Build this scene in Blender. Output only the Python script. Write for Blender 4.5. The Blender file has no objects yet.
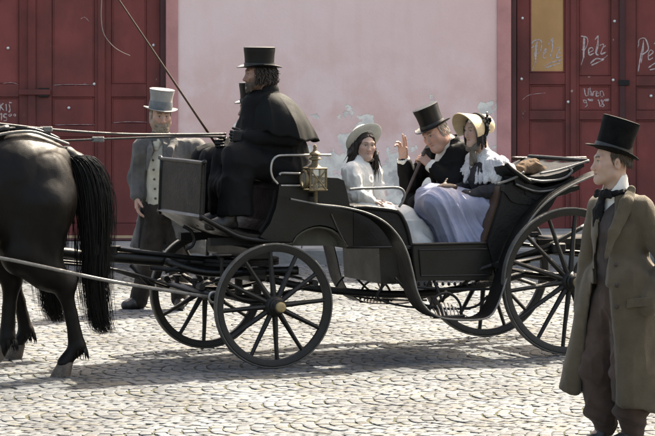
import bpy, math, random
import numpy as np

R = math.radians
sc = bpy.context.scene
COL = sc.collection

# ------------------------------------------------------------------ camera
CH, HY, F = 2.2, 62.0, 2700.0            # eye height, horizon row and focal length in photo pixels (655 x 436)
cam_d = bpy.data.cameras.new('camera')
cam = bpy.data.objects.new('camera', cam_d)
COL.objects.link(cam)
cam.location = (0, 0, CH)
cam.rotation_euler = (R(90), 0, 0)
cam_d.sensor_width = 36.0
cam_d.lens = 36.0 * F / 655.0
cam_d.shift_y = -(218.0 - HY) / 655.0
cam_d.clip_start = 0.5
cam_d.clip_end = 500.0
sc.camera = cam

# ------------------------------------------------------------------ sky and sun
SUNV = np.array([0.50, 0.72, 1.00])      # towards the sun: high, behind the building and to the right
EL = math.atan2(SUNV[2], math.hypot(SUNV[0], SUNV[1]))
AZ = math.atan2(SUNV[0], SUNV[1])        # clockwise from +Y
world = bpy.data.worlds.new('World')
sc.world = world
world.use_nodes = True
wn = world.node_tree.nodes
wl = world.node_tree.links
bg = wn.get('Background') or wn.new('ShaderNodeBackground')
sky = wn.new('ShaderNodeTexSky')
sky.sky_type = 'NISHITA'
sky.sun_disc = False
sky.sun_elevation = EL
sky.sun_rotation = AZ
sky.air_density = 1.0
sky.dust_density = 6.0
sky.ozone_density = 1.0
wl.new(sky.outputs[0], bg.inputs[0])
bg.inputs[1].default_value = 0.15
sun_d = bpy.data.lights.new('sun', 'SUN')
sun_d.energy = 5.0
sun_d.angle = R(0.53)
sun_d.color = (1.0, 0.985, 0.96)
sun = bpy.data.objects.new('sun', sun_d)
COL.objects.link(sun)
from mathutils import Vector, Matrix
sun.rotation_euler = Vector(SUNV).to_track_quat('Z', 'Y').to_euler()
sun.location = (10, 12, 20)
sc.view_settings.view_transform = 'Standard'
sc.view_settings.look = 'None'
sc.view_settings.gamma = 1.0
sc.view_settings.exposure = 1.92
sc.view_settings.use_curve_mapping = False
sc.view_settings.use_white_balance = True          # balanced for the open shade
sc.view_settings.white_balance_temperature = 7700
sc.view_settings.white_balance_tint = 8

# ------------------------------------------------------------------ positions
def W(px, py, d):
    """photo pixel at a known distance -> world point"""
    return np.array([(px - 327.5) / F * d, d, CH - (py - HY) / F * d])

TH = R(22.0)                              # the carriage stands 22 degrees to the wall, its front nearer to us
CO = np.array([1.54, 20.95, 0.0])         # below the middle of the rear axle
EX = np.array([math.cos(TH), math.sin(TH), 0.0])     # backwards along the carriage
EY = np.array([-math.sin(TH), math.cos(TH), 0.0])    # across, to the far side
EZ = np.array([0.0, 0.0, 1.0])

def CP(px, py, lat):
    """photo pixel on the upright plane `lat` metres across the carriage -> world point"""
    D = np.array([(px - 327.5) / F, 1.0, -(py - HY) / F])
    s = (lat + CO @ EY) / (D @ EY)
    p = s * D
    p[2] += CH
    return p

def CL(x, y, z):
    return CO + x * EX + y * EY + z * EZ

def toL(p):
    p = np.asarray(p, float) - CO
    return np.array([p @ EX, p @ EY, p[2]])

def P2(px, py, lat):
    q = toL(CP(px, py, lat))
    return (q[0], q[2])

# ------------------------------------------------------------------ numpy noise
def _hash(i, j, k, seed):
    n = (i.astype(np.int64) * 73856093) ^ (j.astype(np.int64) * 19349663) ^ (k.astype(np.int64) * 83492791) ^ (seed * 2654435 + 1013)
    n = (n ^ (n >> 13)) * 1274126177
    n = n & 0x7fffffff
    n = ((n ^ (n >> 15)) * 2246822519) & 0x7fffffff
    return (n ^ (n >> 11)) / float(0x7fffffff) * 2 - 1

def vnoise(p, seed=0):
    p = np.asarray(p, float)
    f0 = np.floor(p)
    t = p - f0
    t = t * t * (3 - 2 * t)
    i, j, k = f0[:, 0].astype(np.int64), f0[:, 1].astype(np.int64), f0[:, 2].astype(np.int64)
    out = 0
    for a in (0, 1):
        for b in (0, 1):
            for c in (0, 1):
                w = (t[:, 0] if a else 1 - t[:, 0]) * (t[:, 1] if b else 1 - t[:, 1]) * (t[:, 2] if c else 1 - t[:, 2])
                out = out + w * _hash(i + a, j + b, k + c, seed)
    return out

def fbm(p, seed=0, o=3):
    s, a = 0, 1.0
    for q in range(o):
        s = s + a * vnoise(p * 2 ** q + 7.3 * q, seed + q)
        a *= 0.5
    return s

# ------------------------------------------------------------------ objects
def empty(name, loc, label=None, cat=None, group=None, kind=None):
    o = bpy.data.objects.new(name, None)
    COL.objects.link(o)
    o.location = tuple(float(c) for c in loc)
    o.empty_display_size = 0.2
    return tag(o, label, cat, group, kind)

def tag(o, label=None, cat=None, group=None, kind=None):
    if label: o['label'] = label
    if cat: o['category'] = cat
    if group: o['group'] = group
    if kind: o['kind'] = kind
    return o

def wloc(o):
    v = np.zeros(3)
    while o is not None:
        v += np.array(o.location)
        o = o.parent
    return v

def raw_mesh(name, V, Fq, smooth=False, col=None):
    """V (n,3); Fq an (m,4)/(m,3) int array or a list of index lists"""
    V = np.asarray(V, dtype=np.float32)
    me = bpy.data.meshes.new(name)
    if isinstance(Fq, np.ndarray):
        me.vertices.add(len(V)); me.vertices.foreach_set('co', V.ravel())
        m, k = Fq.shape
        me.loops.add(m * k); me.loops.foreach_set('vertex_index', Fq.astype(np.int32).ravel())
        me.polygons.add(m)
        me.polygons.foreach_set('loop_start', (np.arange(m) * k).astype(np.int32))
        me.polygons.foreach_set('loop_total', np.full(m, k, np.int32))
    else:
        me.from_pydata([tuple(map(float, v)) for v in V], [], [tuple(int(i) for i in f) for f in Fq])
    me.update(calc_edges=True)
    me.validate()
    if smooth:
        me.polygons.foreach_set('use_smooth', np.ones(len(me.polygons), bool))
    if col is not None:
        a = me.attributes.new('Col', 'FLOAT_COLOR', 'POINT')
        c = np.ones((len(V), 4), np.float32)
        c[:, :3] = col
        a.data.foreach_set('color', c.ravel())
    return me

def obj(name, V, Fq, m, parent=None, smooth=False, col=None, autos=None):
    """world-space vertices -> ONE mesh object under `parent`"""
    V = np.asarray(V, float)
    if parent is not None:
        off = wloc(parent)
    else:
        off = np.array([(V[:, 0].min() + V[:, 0].max()) / 2, (V[:, 1].min() + V[:, 1].max()) / 2, V[:, 2].min()])
    me = raw_mesh(name, V - off, Fq, smooth, col)
    if autos:
        me.set_sharp_from_angle(angle=R(autos))
    o = bpy.data.objects.new(name, me)
    if m is not None: me.materials.append(m)
    COL.objects.link(o)
    if parent is not None: o.parent = parent
    else: o.location = tuple(off)
    return o

class MB:
    """collects shapes in world (or any) space"""
    def __init__(s, f=None):
        s.v, s.f, s.n, s.fn, s.c = [], [], 0, f, []
    def add(s, V, Fq, c=None):
        V = np.asarray(V, float).reshape(-1, 3)
        if s.fn is not None: V = s.fn(V)
        s.v.append(V)
        s.f += [[int(i) + s.n for i in f] for f in Fq]
        s.n += len(V)
        if c is not None: s.c.append(np.tile(np.asarray(c, float), (len(V), 1)))
        return s
    def build(s, name, m, parent=None, smooth=False, autos=None):
        return obj(name, np.concatenate(s.v), s.f, m, parent, smooth, np.concatenate(s.c) if s.c else None, autos)

LOC = lambda V: CO + V[:, :1] * EX + V[:, 1:2] * EY + V[:, 2:3] * EZ     # carriage frame -> world

def box(lo, hi, bev=0.0):
    x0, y0, z0 = lo; x1, y1, z1 = hi
    if bev <= 0:
        V = [(x0,y0,z0),(x1,y0,z0),(x1,y1,z0),(x0,y1,z0),(x0,y0,z1),(x1,y0,z1),(x1,y1,z1),(x0,y1,z1)]
        return V, [(0,3,2,1),(4,5,6,7),(0,1,5,4),(1,2,6,5),(2,3,7,6),(3,0,4,7)]
    b = min(bev, (x1-x0)*.45, (y1-y0)*.45, (z1-z0)*.45)
    V, Fs, idx = [], [], {}
    for sx in (0, 1):
        for sy in (0, 1):
            for sz in (0, 1):
                cx, cy, cz = (x0, x1)[sx], (y0, y1)[sy], (z0, z1)[sz]
                ix, iy, iz = cx + (b, -b)[sx], cy + (b, -b)[sy], cz + (b, -b)[sz]
                for a, p in enumerate(((cx, iy, iz), (ix, cy, iz), (ix, iy, cz))):
                    idx[sx, sy, sz, a] = len(V); V.append(p)
    g = lambda *k: idx[k]
    for s in (0, 1):
        f = [g(s,0,0,0), g(s,1,0,0), g(s,1,1,0), g(s,0,1,0)]; Fs.append(f if s else f[::-1])
        f = [g(0,s,0,1), g(0,s,1,1), g(1,s,1,1), g(1,s,0,1)]; Fs.append(f if s else f[::-1])
        f = [g(0,0,s,2), g(1,0,s,2), g(1,1,s,2), g(0,1,s,2)]; Fs.append(f if s else f[::-1])
    for s in (0, 1):
        for t in (0, 1):
            f = [g(s,t,0,0), g(s,t,1,0), g(s,t,1,1), g(s,t,0,1)]; Fs.append(f if s != t else f[::-1])
            f = [g(s,0,t,0), g(s,0,t,2), g(s,1,t,2), g(s,1,t,0)]; Fs.append(f if s != t else f[::-1])
            f = [g(0,s,t,1), g(1,s,t,1), g(1,s,t,2), g(0,s,t,2)]; Fs.append(f if s != t else f[::-1])
    for sx in (0, 1):
        for sy in (0, 1):
            for sz in (0, 1):
                f = [g(sx,sy,sz,0), g(sx,sy,sz,1), g(sx,sy,sz,2)]
                Fs.append(f if (sx + sy + sz) % 2 else f[::-1])
    return V, Fs

def smooth_path(pts, n=8, closed=False):
    """Catmull-Rom through points of any dimension"""
    P = np.asarray(pts, float)
    out = []
    N = len(P)
    for i in range(N if closed else N - 1):
        if closed: a, b, c, d = P[(i-1) % N], P[i], P[(i+1) % N], P[(i+2) % N]
        else: a, b, c, d = P[max(i-1, 0)], P[i], P[i+1], P[min(i+2, N-1)]
        for t in np.arange(n) / n:
            out.append(.5 * ((2*b) + (-a + c)*t + (2*a - 5*b + 4*c - d)*t*t + (-a + 3*b - 3*c + d)*t**3))
    if not closed: out.append(P[-1])
    return np.array(out)

def tube(pts, r, n=8, caps=True, flat=None):
    """round (or flat=(axis, factor) squashed) tube along points; r a number or one per point"""
    P = np.asarray(pts, float)
    N = len(P)
    rr = np.full(N, r, float) if np.isscalar(r) else np.asarray(r, float)
    T = np.gradient(P, axis=0)
    T /= np.linalg.norm(T, axis=1)[:, None] + 1e-12
    u = np.cross(T[0], (0, 0, 1.0))
    if np.linalg.norm(u) < 1e-3: u = np.cross(T[0], (0, 1.0, 0))
    V = []
    for i in range(N):
        u = u - T[i] * (u @ T[i]); u /= np.linalg.norm(u) + 1e-12
        w = np.cross(T[i], u)
        for a in range(n):
            q = u * math.cos(2*math.pi*a/n) + w * math.sin(2*math.pi*a/n)
            if flat is not None:
                ax = np.asarray(flat[0], float); q = q + ax * (q @ ax) * (flat[1] - 1)
            V.append(P[i] + rr[i] * q)
    Fs = [[i*n + a, i*n + (a+1) % n, (i+1)*n + (a+1) % n, (i+1)*n + a] for i in range(N-1) for a in range(n)]
    if caps:
        Fs.append(list(range(n))[::-1]); Fs.append([(N-1)*n + a for a in range(n)])
    return np.array(V), Fs

def lathe(prof, n=24, M=None, o=(0, 0, 0), close=False):
    """profile (r, z) about z; M 3x3 whose columns are the new axes"""
    V, Fs = [], []
    for r, z in prof:
        for a in range(n):
            V.append((r*math.cos(2*math.pi*a/n), r*math.sin(2*math.pi*a/n), z))
    N = len(prof)
    for i in range(N if close else N - 1):
        j = (i + 1) % N
        for a in range(n):
            Fs.append([i*n + a, i*n + (a+1) % n, j*n + (a+1) % n, j*n + a])
    if not close:
        if prof[0][0] > 1e-6: Fs.append(list(range(n))[::-1])
        if prof[-1][0] > 1e-6: Fs.append([(N-1)*n + a for a in range(n)])
    V = np.array(V)
    if M is not None: V = V @ np.asarray(M).T
    return V + np.asarray(o, float), Fs

def prism(poly, y0, y1, bev=0.0):
    """(x,z) outline, counter-clockwise or not, pulled from y0 to y1 (y0 < y1)"""
    P = [tuple(p) for p in poly]
    A = sum(P[i][0]*P[(i+1) % len(P)][1] - P[(i+1) % len(P)][0]*P[i][1] for i in range(len(P)))
    if A < 0: P = P[::-1]
    n = len(P)
    V = [(x, y0, z) for x, z in P] + [(x, y1, z) for x, z in P]
    Fs = [list(range(n)), [n + i for i in range(n)][::-1]]
    Fs += [[i, n + i, n + (i+1) % n, (i+1) % n] for i in range(n)]
    return V, Fs

def frame(z, hint=(0, 0, 1)):
    z = np.asarray(z, float); z = z / np.linalg.norm(z)
    x = np.cross(hint, z)
    if np.linalg.norm(x) < 1e-4: x = np.cross((0, 1, 0), z)
    x /= np.linalg.norm(x)
    return np.stack([x, np.cross(z, x), z], axis=1)

# ------------------------------------------------------------------ materials
def mat(name, color, rough=0.7, var=0.12, vscale=6.0, bump=0.15, bscale=60.0, metal=0.0, spec=0.5, color2=None,
        attr=False, stretch=(1, 1, 1), sheen=0.0, coat=0.0, bdist=0.01, sss=0.0, detail=6.0, rvar=0.1):
    m = bpy.data.materials.new(name)
    m.use_nodes = True
    nt = m.node_tree; N = nt.nodes; L = nt.links
    b = N['Principled BSDF']
    b.inputs['Roughness'].default_value = rough
    b.inputs['Metallic'].default_value = metal
    b.inputs['Specular IOR Level'].default_value = spec
    if sheen:
        b.inputs['Sheen Weight'].default_value = sheen
        b.inputs['Sheen Roughness'].default_value = 0.5
    if coat:
        b.inputs['Coat Weight'].default_value = coat
        b.inputs['Coat Roughness'].default_value = 0.15
    if sss:
        b.inputs['Subsurface Weight'].default_value = sss
        b.inputs['Subsurface Radius'].default_value = (0.02, 0.008, 0.004)
        b.inputs['Subsurface Scale'].default_value = 0.4
    tc = N.new('ShaderNodeTexCoord')
    mp = N.new('ShaderNodeMapping'); mp.inputs['Scale'].default_value = stretch
    L.new(tc.outputs['Object'], mp.inputs['Vector'])
    n1 = N.new('ShaderNodeTexNoise'); n1.inputs['Scale'].default_value = vscale; n1.inputs['Detail'].default_value = detail
    n1.inputs['Roughness'].default_value = 0.6
    L.new(mp.outputs[0], n1.inputs['Vector'])
    ramp = N.new('ShaderNodeMapRange')
    ramp.inputs['From Min'].default_value = 0.3; ramp.inputs['From Max'].default_value = 0.7
    L.new(n1.outputs[0], ramp.inputs['Value'])
    mx = N.new('ShaderNodeMix'); mx.data_type = 'RGBA'
    c2 = color2 if color2 else tuple(c * (1 - 2 * var) for c in color)
    c1 = color if color2 else tuple(min(1, c * (1 + var)) for c in color)
    mx.inputs['A'].default_value = (*c1, 1); mx.inputs['B'].default_value = (*c2, 1)
    L.new(ramp.outputs[0], mx.inputs['Factor'])
    outc = mx.outputs['Result']
    if attr:
        at = N.new('ShaderNodeAttribute'); at.attribute_name = 'Col'
        mu = N.new('ShaderNodeMix'); mu.data_type = 'RGBA'; mu.blend_type = 'MULTIPLY'; mu.inputs['Factor'].default_value = 1.0
        L.new(outc, mu.inputs['A']); L.new(at.outputs['Color'], mu.inputs['B'])
        outc = mu.outputs['Result']
    L.new(outc, b.inputs['Base Color'])
    if rvar:
        rr = N.new('ShaderNodeMapRange')
        rr.inputs['From Min'].default_value = 0.3; rr.inputs['From Max'].default_value = 0.7
        rr.inputs['To Min'].default_value = max(0.02, rough - rvar); rr.inputs['To Max'].default_value = min(1, rough + rvar)
        L.new(n1.outputs[0], rr.inputs['Value']); L.new(rr.outputs[0], b.inputs['Roughness'])
    if bump:
        n2 = N.new('ShaderNodeTexNoise'); n2.inputs['Scale'].default_value = bscale; n2.inputs['Detail'].default_value = 4.0
        L.new(mp.outputs[0], n2.inputs['Vector'])
        bp = N.new('ShaderNodeBump'); bp.inputs['Strength'].default_value = bump; bp.inputs['Distance'].default_value = bdist
        L.new(n2.outputs[0], bp.inputs['Height']); L.new(bp.outputs[0], b.inputs['Normal'])
    return m

# ================================================================== the place
WY = 31.0                                  # the facade
WS = F / WY                                # photo pixels per metre on it
def wx(px): return (px - 327.5) / WS
def wz(py): return CH - (py - HY) / WS

M_wall = bpy.data.materials.new('pink_plaster'); M_wall.use_nodes = True
def _wall(m):
    nt = m.node_tree; N = nt.nodes; L = nt.links; b = N['Principled BSDF']
    b.inputs['Roughness'].default_value = 0.9; b.inputs['Specular IOR Level'].default_value = 0.2
    tc = N.new('ShaderNodeTexCoord')
    def noise(s, d=6, r=.6, vec=None):
        n = N.new('ShaderNodeTexNoise'); n.inputs['Scale'].default_value = s; n.inputs['Detail'].default_value = d
        n.inputs['Roughness'].default_value = r
        L.new(vec if vec is not None else tc.outputs['Object'], n.inputs['Vector']); return n.outputs[0]
    def rng(v, a, b_, c=0, d=1):
        n = N.new('ShaderNodeMapRange'); L.new(v, n.inputs['Value'])
        for k, q in zip(('From Min', 'From Max', 'To Min', 'To Max'), (a, b_, c, d)): n.inputs[k].default_value = q
        return n.outputs[0]
    def mix(f, A, B):
        n = N.new('ShaderNodeMix'); n.data_type = 'RGBA'; L.new(f, n.inputs['Factor'])
        for k, v in (('A', A), ('B', B)):
            if isinstance(v, tuple): n.inputs[k].default_value = (*v, 1)
            else: L.new(v, n.inputs[k])
        return n.outputs['Result']
    def math_(op, a, b_):
        n = N.new('ShaderNodeMath'); n.operation = op
        for i, v in enumerate((a, b_)):
            if isinstance(v, (int, float)): n.inputs[i].default_value = v
            else: L.new(v, n.inputs[i])
        return n.outputs[0]
    sep = N.new('ShaderNodeSeparateXYZ'); L.new(tc.outputs['Object'], sep.inputs[0])
    base = mix(rng(noise(.9, 6), .38, .62), (.80, .565, .525), (.74, .49, .45))
    # paler away to the left, redder in patches lower down
    left = rng(math_('ADD', sep.outputs[0], math_('MULTIPLY', noise(1.3, 4), 1.6)), .6, 3.0)
    base = mix(left, mix(rng(noise(2.2, 5), .3, .7), (.80, .61, .575), (.77, .57, .53)), base)
    mapv = N.new('ShaderNodeMapping'); mapv.inputs['Scale'].default_value = (5, 5, .6)
    L.new(tc.outputs['Object'], mapv.inputs['Vector'])
    base = mix(rng(noise(1.0, 5, .6, mapv.outputs[0]), .52, .78, 0, .35), base, (.68, .45, .40))
    low = rng(sep.outputs[2], 1.75, .75)
    warm = math_('MULTIPLY', rng(noise(1.5, 6), .44, .60), rng(sep.outputs[2], 2.8, 1.4, .0, .85))
    base = mix(warm, base, (.68, .42, .365))
    # lost paint: pale lime wash showing through in flakes, more of it lower down
    n = noise(2.1, 8, .62)
    peel = math_('ADD', n, math_('MULTIPLY', low, .10))
    xr = math_('MULTIPLY', rng(sep.outputs[0], -1.6, -.4), rng(sep.outputs[0], 2.4, 1.2))
    peel = math_('ADD', peel, math_('MULTIPLY', math_('MULTIPLY', xr, rng(sep.outputs[2], 1.95, 1.35)), .15))
    pk = math_('MULTIPLY', rng(peel, .665, .68), rng(sep.outputs[2], 1.98, 1.86))
    base = mix(pk, base, mix(rng(noise(9, 5), .4, .6), (.80, .74, .65), (.62, .575, .52)))
    gk = math_('MULTIPLY', rng(peel, .79, .82), rng(sep.outputs[2], 1.98, 1.86))
    base = mix(gk, base, mix(rng(noise(14, 4), .4, .6), (.54, .50, .46), (.43, .40, .375)))
    L.new(base, b.inputs['Base Color'])
    h = math_('ADD', math_('MULTIPLY', noise(55, 4), .25), math_('MULTIPLY', noise(7, 5), .5))
    h = math_('SUBTRACT', h, math_('MULTIPLY', pk, .9))
    bp = N.new('ShaderNodeBump'); bp.inputs['Strength'].default_value = .5; bp.inputs['Distance'].default_value = .012
    L.new(h, bp.inputs['Height']); L.new(bp.outputs[0], b.inputs['Normal'])
_wall(M_wall)
M_trim = mat('rose_trim_plaster', (.52, .25, .23), .9, .10, 3.0, .3, 40, spec=.2)
M_stone = mat('grey_plinth_stone', (.20, .195, .185), .9, .15, 4.0, .5, 30, spec=.2)
M_slab = mat('pale_pavement_slab', (.30, .29, .27), .9, .14, 3.0, .5, 40, spec=.2)
M_roof = mat('roof_tile', (.28, .10, .06), .9, .2, 5)

def paint(name, color, worn, dirt, lo, hi, sx=1.0):
    """old oil paint on joinery: faded, scratched down to pale wood in small spots"""
    m = mat(name, color, .62, .10, 2.5, .25, 90, spec=.35, stretch=(1, 1, .35))
    nt = m.node_tree; N = nt.nodes; L = nt.links; b = N['Principled BSDF']
    src = b.inputs['Base Color'].links[0].from_socket
    tc = N.new('ShaderNodeTexCoord')
    n = N.new('ShaderNodeTexNoise'); n.inputs['Scale'].default_value = 7.0; n.inputs['Detail'].default_value = 9; n.inputs['Roughness'].default_value = .7
    L.new(tc.outputs['Object'], n.inputs['Vector'])
    r = N.new('ShaderNodeMapRange'); r.inputs['From Min'].default_value = lo; r.inputs['From Max'].default_value = hi
    L.new(n.outputs[0], r.inputs['Value'])
    mx = N.new('ShaderNodeMix'); mx.data_type = 'RGBA'; L.new(r.outputs[0], mx.inputs['Factor'])
    L.new(src, mx.inputs['A']); mx.inputs['B'].default_value = (*worn, 1)
    n2 = N.new('ShaderNodeTexNoise'); n2.inputs['Scale'].default_value = 2.3; n2.inputs['Detail'].default_value = 6
    L.new(tc.outputs['Object'], n2.inputs['Vector'])
    r2 = N.new('ShaderNodeMapRange'); r2.inputs['From Min'].default_value = .42; r2.inputs['From Max'].default_value = .68; r2.inputs['To Max'].default_value = .75
    L.new(n2.outputs[0], r2.inputs['Value'])
    m2 = N.new('ShaderNodeMix'); m2.data_type = 'RGBA'; L.new(r2.outputs[0], m2.inputs['Factor'])
    L.new(mx.outputs['Result'], m2.inputs['A']); m2.inputs['B'].default_value = (*dirt, 1)
    L.new(m2.outputs['Result'], b.inputs['Base Color'])
    return m
M_door = paint('oxblood_door_paint', (.165, .033, .028), (.40, .33, .28), (.070, .018, .015), .665, .70)
M_doorp = paint('oxblood_panel_paint', (.205, .042, .036), (.42, .35, .30), (.105, .025, .021), .69, .72)
M_doord = paint('dark_shaded_door_paint', (.075, .024, .024), (.25, .2, .17), (.05, .018, .018), .72, .76)  # dark door paint; also holds the reveal shade painted onto the jambs
M_worn = paint('bare_yellow_wood', (.48, .36, .20), (.55, .45, .28), (.22, .075, .06), .6, .7)
M_ply = paint('varnished_board', (.47, .26, .105), (.32, .16, .06), (.36, .19, .075), .66, .72)
M_chalk = mat('white_chalk', (.52, .46, .44), .95, .25, 45, 0, color2=(.30, .19, .18))
M_nail = mat('steel_bolt_head', (.62, .62, .6), .4, .1, 20, 0, metal=.6)
M_iron = mat('black_iron', (.005, .005, .005), .55, .2, 30, .2, spec=.3)

bld = empty('building', (0, WY + .3, 0), 'pink plastered house front with large dark red doors behind the carriage', 'building')
H_B = 5.2
DL0, DL1, DR0, DR1 = wx(-160), wx(166), wx(511), wx(790)     # the two doorways
HEAD = 3.35
def wbox(name, x0, x1, y0, y1, z0, z1, m, par, bev=.0):
    return obj(name, *box((x0, y0, z0), (x1, y1, z1), bev), m, par)
w = MB()
w.add(*box((-12, WY, .15), (DL0, WY + .5, HEAD)))
w.add(*box((DL1, WY, .15), (DR0, WY + .5, HEAD)))
w.add(*box((DR1, WY, .15), (12, WY + .5, HEAD)))
w.add(*box((-12, WY, HEAD), (12, WY + .5, H_B)))
wallo = w.build('wall', M_wall, bld)
wbox('cornice', -12.1, 12.1, WY - .18, WY + .6, H_B, H_B + .16, M_trim, bld, .03)
RV, RF = prism([(-.25, 0), (4.0, 0), (4.0, .5)], -12.1, 12.1)
obj('roof', np.array([(p[1], WY + p[0], H_B + .162 + p[2]) for p in RV]), [f[::-1] for f in RF], M_roof, bld)
for a, b_ in ((wx(166), wx(178)), (wx(497), wx(511)), (DL0 - .14, DL0), (DR1, DR1 + .14)):
    wbox('door_surround', a, b_, WY - .025, WY - .003, .15, HEAD, M_trim, bld, .006)

YD = WY + .10                               # doors sit back in their openings
def leaf(x0, x1, tall_bot, small_top, small_bot, low_top, base, pan, board=None, gap=.012, m=None):
    """one framed door leaf; all heights in photo rows, pan = panel columns (px)"""
    lf = wbox('door_leaf', wx(x0) + gap / 2, wx(x1) - gap / 2, YD + .035, YD + .06, wz(base), HEAD - .05, M_doord, bld)
    p0, p1 = wx(pan[0]), wx(pan[1])
    e = .001
    zt, zb = HEAD - .05, wz(base)
    wbox('stile', wx(x0) + gap / 2, p0, YD, YD + .034, zb, zt, M_door, lf, .004)
    wbox('stile', p1, wx(x1) - gap / 2, YD, YD + .034, zb, zt, M_door, lf, .004)
    for za, zb_ in ((wz(small_top), wz(tall_bot)), (wz(low_top), wz(small_bot)), (zb, zb + .16), (zt - .16, zt)):
        wbox('rail', p0 + e, p1 - e, YD, YD + .034, za, zb_, M_door, lf, .004)
    for k, (za, zb_) in enumerate(((wz(tall_bot), zt - .16), (wz(small_bot), wz(small_top)), (zb + .16, wz(low_top)))):
        mm = M_doorp
        if k == 0 and board: mm = board
        V, Fs = box((p0 + .004, YD + .02, za + .004), (p1 - .004, YD + .034, zb_ - .004))
        po = obj('panel', V, Fs, mm, lf)
        # the moulding round it
        mo = MB(); q = .022
        for (a, b_, c, d) in ((p0 + .002, p0 + q, za + .002, zb_ - .002), (p1 - q, p1 - .002, za + .002, zb_ - .002),
                              (p0 + q, p1 - q, za + .002, za + q), (p0 + q, p1 - q, zb_ - q, zb_ - .002)):
            mo.add(*box((a, YD + .008, c), (b_, YD + .0195, d), .007))
        mo.build('moulding', M_door, lf)
    return lf
def bolt(px, py, par, y=None):
    c = np.array([wx(px), (YD if y is None else y) - .002, wz(py)])
    V, Fs = lathe([(.018, 0), (.016, .006), (.009, .011), (.0005, .012)], 10, frame((0, -1, 0)), c)
    obj('bolt_head', V, Fs, M_nail, par)

# left doorway
lA = leaf(-62, 31, 84, 97, 126, 137, 238, (-46, 18))
lB = leaf(31.5, 101.5, 85.6, 97, 126, 137, 238, (51, 94))
lC = leaf(102, 160, 84, 97, 123.5, 137, 238, (110.5, 146))
lA2 = leaf(-155, -62.5, 84, 97, 126, 137, 238, (-140, -78))
for l, a, b_ in ((lA, -60, 30), (lB, 33, 100), (lC, 103, 159)):
    wbox('weather_strip', wx(a), wx(b_), YD - .022, YD - .001, wz(241.5), wz(236), M_worn, l, .004)
wbox('cover_strip', wx(97), wx(104.5), YD - .028, YD - .001, wz(235), HEAD - .06, M_door, lC, .008)
wbox('cover_strip', wx(27), wx(35), YD - .028, YD - .001, wz(235), HEAD - .06, M_door, lB, .008)
wbox('latch_bar', wx(18), wx(50), YD - .052, YD - .029, wz(95), wz(89.5), M_door, lB, .006)
wbox('latch_bracket', wx(38), wx(48), YD - .045, YD - .0015, wz(97), wz(88), M_iron, lB, .004)
bolt(7, 48, lA); bolt(153, 45, lC); bolt(93.5, 84, lB); bolt(68, 108, lB)
wbox('door_jamb', wx(160), wx(166), WY + .02, WY + .22, .16, HEAD, M_doord, bld, .004)  # shade of the reveal put into the jamb colour
wbox('threshold', wx(-160), wx(165.5), WY - .10, WY + .19, .15, wz(238.6), M_doord, bld, .012)
# right doorway
rD = leaf(517, 572.5, 73, 84.5, 110.5, 120, 229, (530, 566), M_ply)
rE = leaf(574, 621, 76, 85, 110.5, 120, 229, (580, 612))
rF = leaf(623.5, 690, 76, 86, 110.5, 120, 229, (637, 676))
rG = leaf(691, 780, 76, 86, 110.5, 120, 229, (705, 764))
wbox('cover_strip', wx(571), wx(577), YD - .026, YD - .001, wz(228), HEAD - .06, M_door, rD, .008)
wbox('cover_strip', wx(620), wx(626), YD - .026, YD - .001, wz(228), HEAD - .06, M_doord, rE, .008)  # shade of the gap between the leaves put into the strip colour
wbox('hinge_strap', wx(619), wx(630), YD - .036, YD - .027, wz(85.5), wz(80), M_iron, rF, .004)
for p in ((523, 18), (522, 79), (569, 102)): bolt(*p, rD)
for p in ((615.5, 21), (614, 80)): bolt(*p, rE)
bolt(652, 96, rF)
wbox('door_jamb', wx(511), wx(516.5), WY + .02, WY + .22, .16, HEAD, M_doord, bld, .004)  # jamb painted dark for the shadow in the reveal
wbox('threshold', wx(511.5), wx(790), WY - .08, WY + .19, .15, wz(229), M_stone, bld, .012)
# dark hall behind the doors
wbox('back_wall', -12, 12, WY + .5, WY + .6, .15, H_B, M_stone, bld)

# chalked words
def strokes(name, x0, y0, x1, y1, lines, par, r=.0064, y=None):
    """hand strokes in a unit box mapped to photo columns x0..x1, rows y0..y1 on the door face"""
    mb = MB(); yy = (YD if y is None else y)
    js = random.Random(int(x0 * 7 + y0))
    sl = js.uniform(-.06, .06)
    for ln in lines:
        q = [(a + js.gauss(0, .018) + sl * b_, b_ + js.gauss(0, .02)) for a, b_ in ln]
        pts = smooth_path([(x0 + (x1 - x0) * a, y0 + (y1 - y0) * b_) for a, b_ in q], 6)
        P = np.array([(wx(a), yy, wz(b_)) for a, b_ in pts])
        tt = np.linspace(0, 1, len(P))
        k = r * (.55 + .9 * np.abs(np.sin(tt * 3.0 + js.uniform(0, 3)))) * np.interp(tt, [0, .1, .9, 1], [.6, 1, 1, .35]) * (1 + .25 * np.array([js.uniform(-1, 1) for _ in tt]))
        mb.add(*tube(P, k, 6, flat=((0, 1, 0), .22)))
    return mb.build(name, M_chalk, par)
PELZ = [[(.06,.22),(.02,.10),(.14,.04),(.30,.10),(.34,.30),(.22,.46),(.12,.44)], [(.16,.08),(.15,.4),(.13,.7),(.06,.98)], [(.20,.12),(.19,.4),(.17,.72)], [(.0,.30),(.08,.22)],
        [(.36,.52),(.47,.44),(.44,.36),(.37,.46),(.39,.60),(.50,.56)], [(.66,.02),(.62,.3),(.61,.56),(.68,.60)], [(.54,.16),(.66,.02)], [(.645,.06),(.605,.34),(.595,.54)],
        [(.74,.32),(.88,.28),(.78,.56),(.94,.54)], [(.80,.42),(.92,.40)], [(.40,.86),(.62,.74),(.84,.72),(.98,.62)], [(.46,.90),(.70,.82),(.92,.74)]]
YP = YD + .0175
strokes('chalk_lettering', 532, 38, 565, 72, PELZ, rD, y=YP)
strokes('chalk_lettering', 580, 34, 609, 68, PELZ, rE, y=YP)
strokes('chalk_lettering', 638, 37, 672, 74, PELZ, rF, y=YP)
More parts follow.
